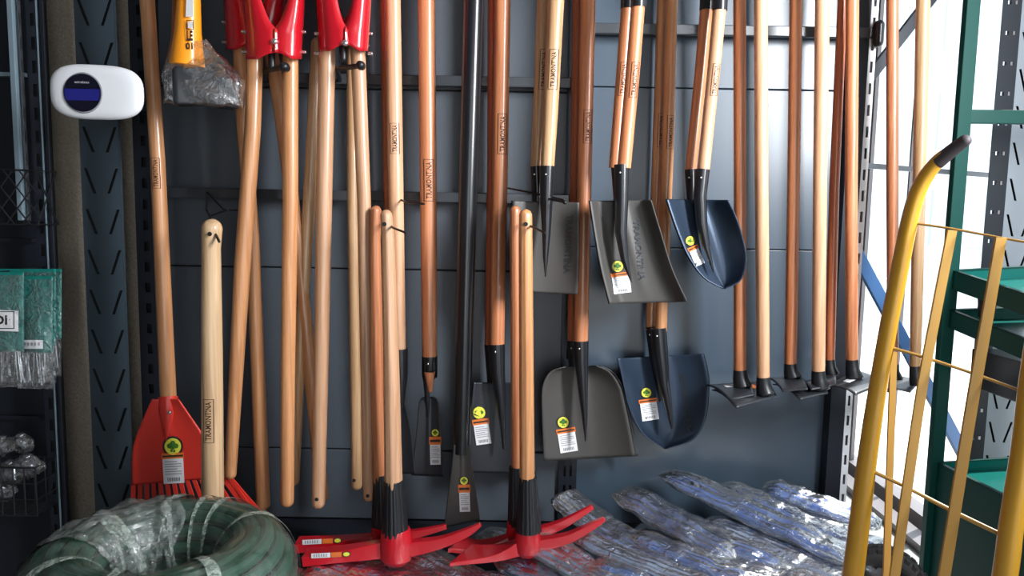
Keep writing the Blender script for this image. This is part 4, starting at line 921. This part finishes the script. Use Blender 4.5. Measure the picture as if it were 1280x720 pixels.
# ================================================================== RIGHT SIDE: OPEN RACK BY THE WINDOW
Yr = 0.04
sr = thing('window_rack', 'open slotted rack frame with blue brace in front of the bright window', 'rack', (P(1265, 0, Yr).x, Yr, 0))
px = S(Yr); x0, x1 = P(1254, 0, Yr).x, P(1278, 0, Yr).x
slotted(sr, x0, x1, [(6 * px, 10 * px, 1), (14 * px, 18 * px, 1)], Yr, 0, 2.7, 36 * px, 4.5 * px, M['post'], depth=0.001, name='holed_post')
for o in [o for o in bpy.data.objects if o.name.startswith('post_web') and o.parent == sr] + [o for o in bpy.data.objects if o.name.startswith('post_flange') and o.parent == sr]: bpy.data.objects.remove(o)
x2 = P(1318, 0, Yr).x
slotted(sr, x1, min(x2, XW - 0.03), [(7 * px, 10 * px, -1), (27 * px, 30 * px, 1)], Yr, 0, 2.7, 44 * px, 27 * px, M['plate_sunlit'], depth=0.02, slant=8 * px, name='slotted_plate')
Yd = 0.32
mb = MB(); mb.sweep([P(1066, 308, Yd), P(1215, 588, Yd)], 7.5 * S(Yd), 0.012); mb.build('blue_brace', M['blue'], sr, bevel=0.002)
mb = MB(); mb.sweep([P(1075, 112, Yd), P(1190, -36, Yd)], 6.5 * S(Yd), 0.012); mb.build('dark_brace', M['dgrey'], sr, bevel=0.002)
mb = MB(); mb.sweep([P(1080, 207, 0.2), P(1262, 221, 0.62)], 0.009, 0.009); mb.build('cross_beam', M['dgrey'], sr)

# ================================================================== GREEN TRAY TROLLEY
Yc = -0.12
gt = thing('tray_trolley', 'dark green steel trolley with stacked trays at the right edge', 'trolley', (P(1190, 300, Yc).x, Yc, 0))
cx = P(1203, 150, Yc).x
ang = R(-3); dA = Vector((-math.sin(ang) , -math.cos(ang), 0)); dB = Vector((math.cos(ang), -math.sin(ang), 0)) * 1.0
dB = Vector((math.cos(ang), math.sin(ang), 0))
O = Vector((cx, Yc, 0)); LA, LB = 0.85, 0.38
def cpt(a, b, z): return O + dA * a + dB * b + Vector((0, 0, z))
ps = 0.017
for i, (a, b_) in enumerate(((0, 0), (0, LB), (LA, 0), (LA, LB))):
    mb = MB(); q = cpt(a, b_, 0)
    mb.sweep([q + Vector((0, 0, 0.0)), q + Vector((0, 0, 2.3 if a == 0 else 1.62))], ps + 0.003, ps - 0.004); mb.build('post', M['green'], gt, bevel=0.002, smooth=False)
def ztray(py, px_): return P(px_, py, Yc).z
def tray(z, h, name='tray', ta=0.0, tb=0.0):
    mb = MB(); slope = lambda v: v + Vector((0, 0, -ta * (v - O).dot(dA) + tb * (v - O).dot(dB))); t_ = 0.003; a0, a1, b0, b1 = -0.0, LA, 0.0, LB
    def slab(p, q, thick, zz0, zz1, mi):
        mb.cur = mi; d = (q - p).normalized(); nn = Vector((-d.y, d.x, 0)) * thick
        vs = [p, q, q + nn, p + nn]; vs = [v + Vector((0, 0, zz0)) for v in vs] + [v + Vector((0, 0, zz1)) for v in vs]
        vs = [slope(v) for v in vs]
        mb.add(vs, [(0, 3, 2, 1), (4, 5, 6, 7), (0, 1, 5, 4), (1, 2, 6, 5), (2, 3, 7, 6), (3, 0, 4, 7)])
    c_ = [cpt(a0, b0, 0), cpt(a1, b0, 0), cpt(a1, b1, 0), cpt(a0, b1, 0)]
    for i in range(4): slab(c_[i], c_[(i + 1) % 4], 0.003, z - h, z, 0); slab(c_[i] , c_[(i + 1) % 4], 0.012, z - 0.003, z, 0)
    ins = [cpt(a0 + 0.005, b0 + 0.005, 0), cpt(a1 - 0.005, b0 + 0.005, 0), cpt(a1 - 0.005, b1 - 0.005, 0), cpt(a0 + 0.005, b1 - 0.005, 0)]
    for i in range(4): slab(ins[i], ins[(i + 1) % 4], 0.002, z - h + 0.004, z - 0.004, 1)
    mb.cur = 1; mb.add([slope(v + Vector((0, 0, z - 0.035))) for v in ins] + [slope(v + Vector((0, 0, z - 0.039))) for v in ins], [(0, 1, 2, 3), (7, 6, 5, 4)])
    return mb.build(name, [M['green'], M['teal']], gt, smooth=False)
tray(ztray(337, 1190), 0.058, ta=0.13, tb=0.09); tray(ztray(386, 1180), 0.055, ta=0.12, tb=0.07); tray(ztray(577, 1172), 0.50, 'bottom_bin', ta=-0.02, tb=0.10)
# top beam
z = ztray(146, 1205); mb = MB(); mb.sweep([cpt(0, 0, z), cpt(0, LB, z)], 0.020, 0.012); mb.build('top_beam', M['green'], gt, bevel=0.002, smooth=False)
mb = MB(); zz = ztray(417, 1190) - 0.03; q = [cpt(0.08, 0.03, 0), cpt(LA - 0.1, 0.03, 0), cpt(LA - 0.1, LB - 0.03, 0), cpt(0.08, LB - 0.03, 0)]
mb = MB(); v = [p + Vector((0, 0, zz - 0.115)) for p in q] + [p + Vector((0, 0, zz)) for p in q]; mb.add(v, [(0, 3, 2, 1), (4, 5, 6, 7), (0, 1, 5, 4), (1, 2, 6, 5), (2, 3, 7, 6), (3, 0, 4, 7)]); mb.build('black_drawer_box', M['black'], gt, bevel=0.004, smooth=False)
mb = MB(); p = cpt(0.10, 0.05, ztray(350, 1190)); mb.tube([p, p + Vector((0, 0, -0.10))], [0.03, 0.02], seg=14); mb.build('latch', M['wire'], gt)

# ================================================================== YELLOW HAND TRUCK
ht = thing('hand_truck', 'yellow tubular hand truck with ochre slats at the right, dark rubber grips', 'hand truck', (0.75, -1.05, 0))
def YT(px_): return -0.98 - (px_ - 1110) * 0.0010
def bar_(name, pts, m, seg=18, flatbar=False, yo=0.0, dome=(1, 1)):
    c = interp([(p[0], p[1]) for p in pts], (len(pts) - 1) * 8); wv = interp([(p[2], 0) for p in pts], (len(pts) - 1) * 8)
    ys = [YT(p[0]) + yo for p in c]; w3 = [P(p[0], p[1], y) for p, y in zip(c, ys)]; rr = [w_[0] / 2 * S(y) for w_, y in zip(wv, ys)]
    mb = MB()
    if flatbar: mb.sweep(w3, rr, 0.0025)
    else: mb.tube(w3, rr, seg=seg, dome=dome)
    return mb.build(name, m, ht)
bar_('side_tube', [(1186, 191, 16), (1170, 204, 17), (1151, 232, 19), (1138, 272, 20), (1122, 350, 20.5), (1105, 440, 21), (1086, 560, 23), (1066, 720, 26), (1040, 900, 27), (1010, 1130, 27)], M['yellow'])
bar_('side_tube', [(1362, 250, 22), (1335, 275, 23), (1315, 320, 24), (1300, 400, 25), (1288, 480, 26), (1279, 560, 27), (1265, 650, 28), (1256, 720, 29), (1225, 920, 30), (1195, 1130, 30)], M['yellow'])
bar_('rubber_grip', [(1206, 176, 15), (1190, 188, 16.5), (1173, 202, 17.5)], M['grip'])
bar_('rubber_grip', [(1385, 232, 20), (1366, 246, 22), (1345, 264, 23)], M['grip'])
bar_('slat', [(1190, 288, 11.5), (1172, 380, 12), (1150, 500, 12.5), (1118, 720, 13), (1090, 900, 13)], M['tan_metal'], flatbar=True, yo=-0.01)
bar_('slat', [(1251, 297, 13), (1235, 390, 14), (1214, 510, 14.5), (1180, 720, 15), (1150, 900, 15)], M['tan_metal'], flatbar=True, yo=-0.01)
bar_('slat', [(1117, 440, 8), (1113, 560, 8.5), (1108, 720, 9), (1104, 900, 9)], M['tan_metal'], flatbar=True, yo=0.05)
bar_('cross_rod', [(1136, 278, 3), (1190, 286, 3), (1250, 297, 3), (1312, 308, 3)], M['tan_metal'], seg=8)
bar_('cross_rod', [(1108, 433, 4), (1150, 445, 4), (1214, 466, 4), (1294, 495, 4)], M['tan_metal'], seg=8)
bar_('cross_rod', [(1084, 586, 5), (1135, 610, 5), (1197, 642, 6), (1268, 676, 6)], M['tan_metal'], seg=8)
for x in (1014, 1204):
    p = P(x, 1080, YT(x)); p.z = 0.10
    mb = MB(); mb.tube([p + Vector((0.05 if x > 1100 else -0.05, 0.08 + 0.07 * math.cos(a), 0.07 * math.sin(a))) for a in [2 * math.pi * k_ / 32 for k_ in range(32)]], 0.03, seg=12, closed=True); wv_ = mb.build('wheel', M['tyre'], ht)
p0, p1 = P(1014, 1080, YT(1014)), P(1204, 1080, YT(1204)); p0.z = p1.z = 0.10
MB().tube([p0 + Vector((-0.05, 0.08, 0)), p1 + Vector((0.05, 0.08, 0))], 0.01, seg=10).build('axle', M['wire'], ht)
MB().box((p0.x, p0.y - 0.22, 0.02), (p1.x, p0.y, 0.026)).build('toe_plate', M['yellow'], ht, bevel=0.002)

# black wheel standing on the deck end
wc = P(1103, 734, -0.52); rw_ = 56 * S(-0.52)
wt = thing('rubber_wheel', 'black knobbly rubber wheel behind the yellow hand truck', 'wheel', (wc.x, wc.y, wc.z - rw_))
ax = Vector((0.45, 0.88, 0.0)).normalized(); e1 = Vector((0, 0, 1)); e2 = ax.cross(e1)
mb = MB(); mb.tube([wc + (e1 * math.cos(a) + e2 * math.sin(a)) * (rw_ - 0.03) for a in [2 * math.pi * k_ / 48 for k_ in range(48)]], 0.028, seg=16, closed=True); ty = mb.build('tyre', M['tyre'], wt)
mb = MB()
for k_ in range(30):
    for j in (-1, 0, 1):
        a = 2 * math.pi * (k_ + 0.5 * (j % 2)) / 30; rad = e1 * math.cos(a) + e2 * math.sin(a); tn = -e1 * math.sin(a) + e2 * math.cos(a)
        c0 = wc + rad * (rw_ - 0.004 - 0.006 * abs(j)) + ax * j * 0.017
        mb.sweep([c0 - ax * 0.006, c0 + ax * 0.006], 0.0065, 0.006, side=rad)
tr = mb.build('tread_blocks', M['tyre'], ty, smooth=False)
mb = MB(); mb.tube([wc - ax * 0.012, wc + ax * 0.012], rw_ - 0.05, seg=32); mb.build('hub_disc', M['black'], wt)
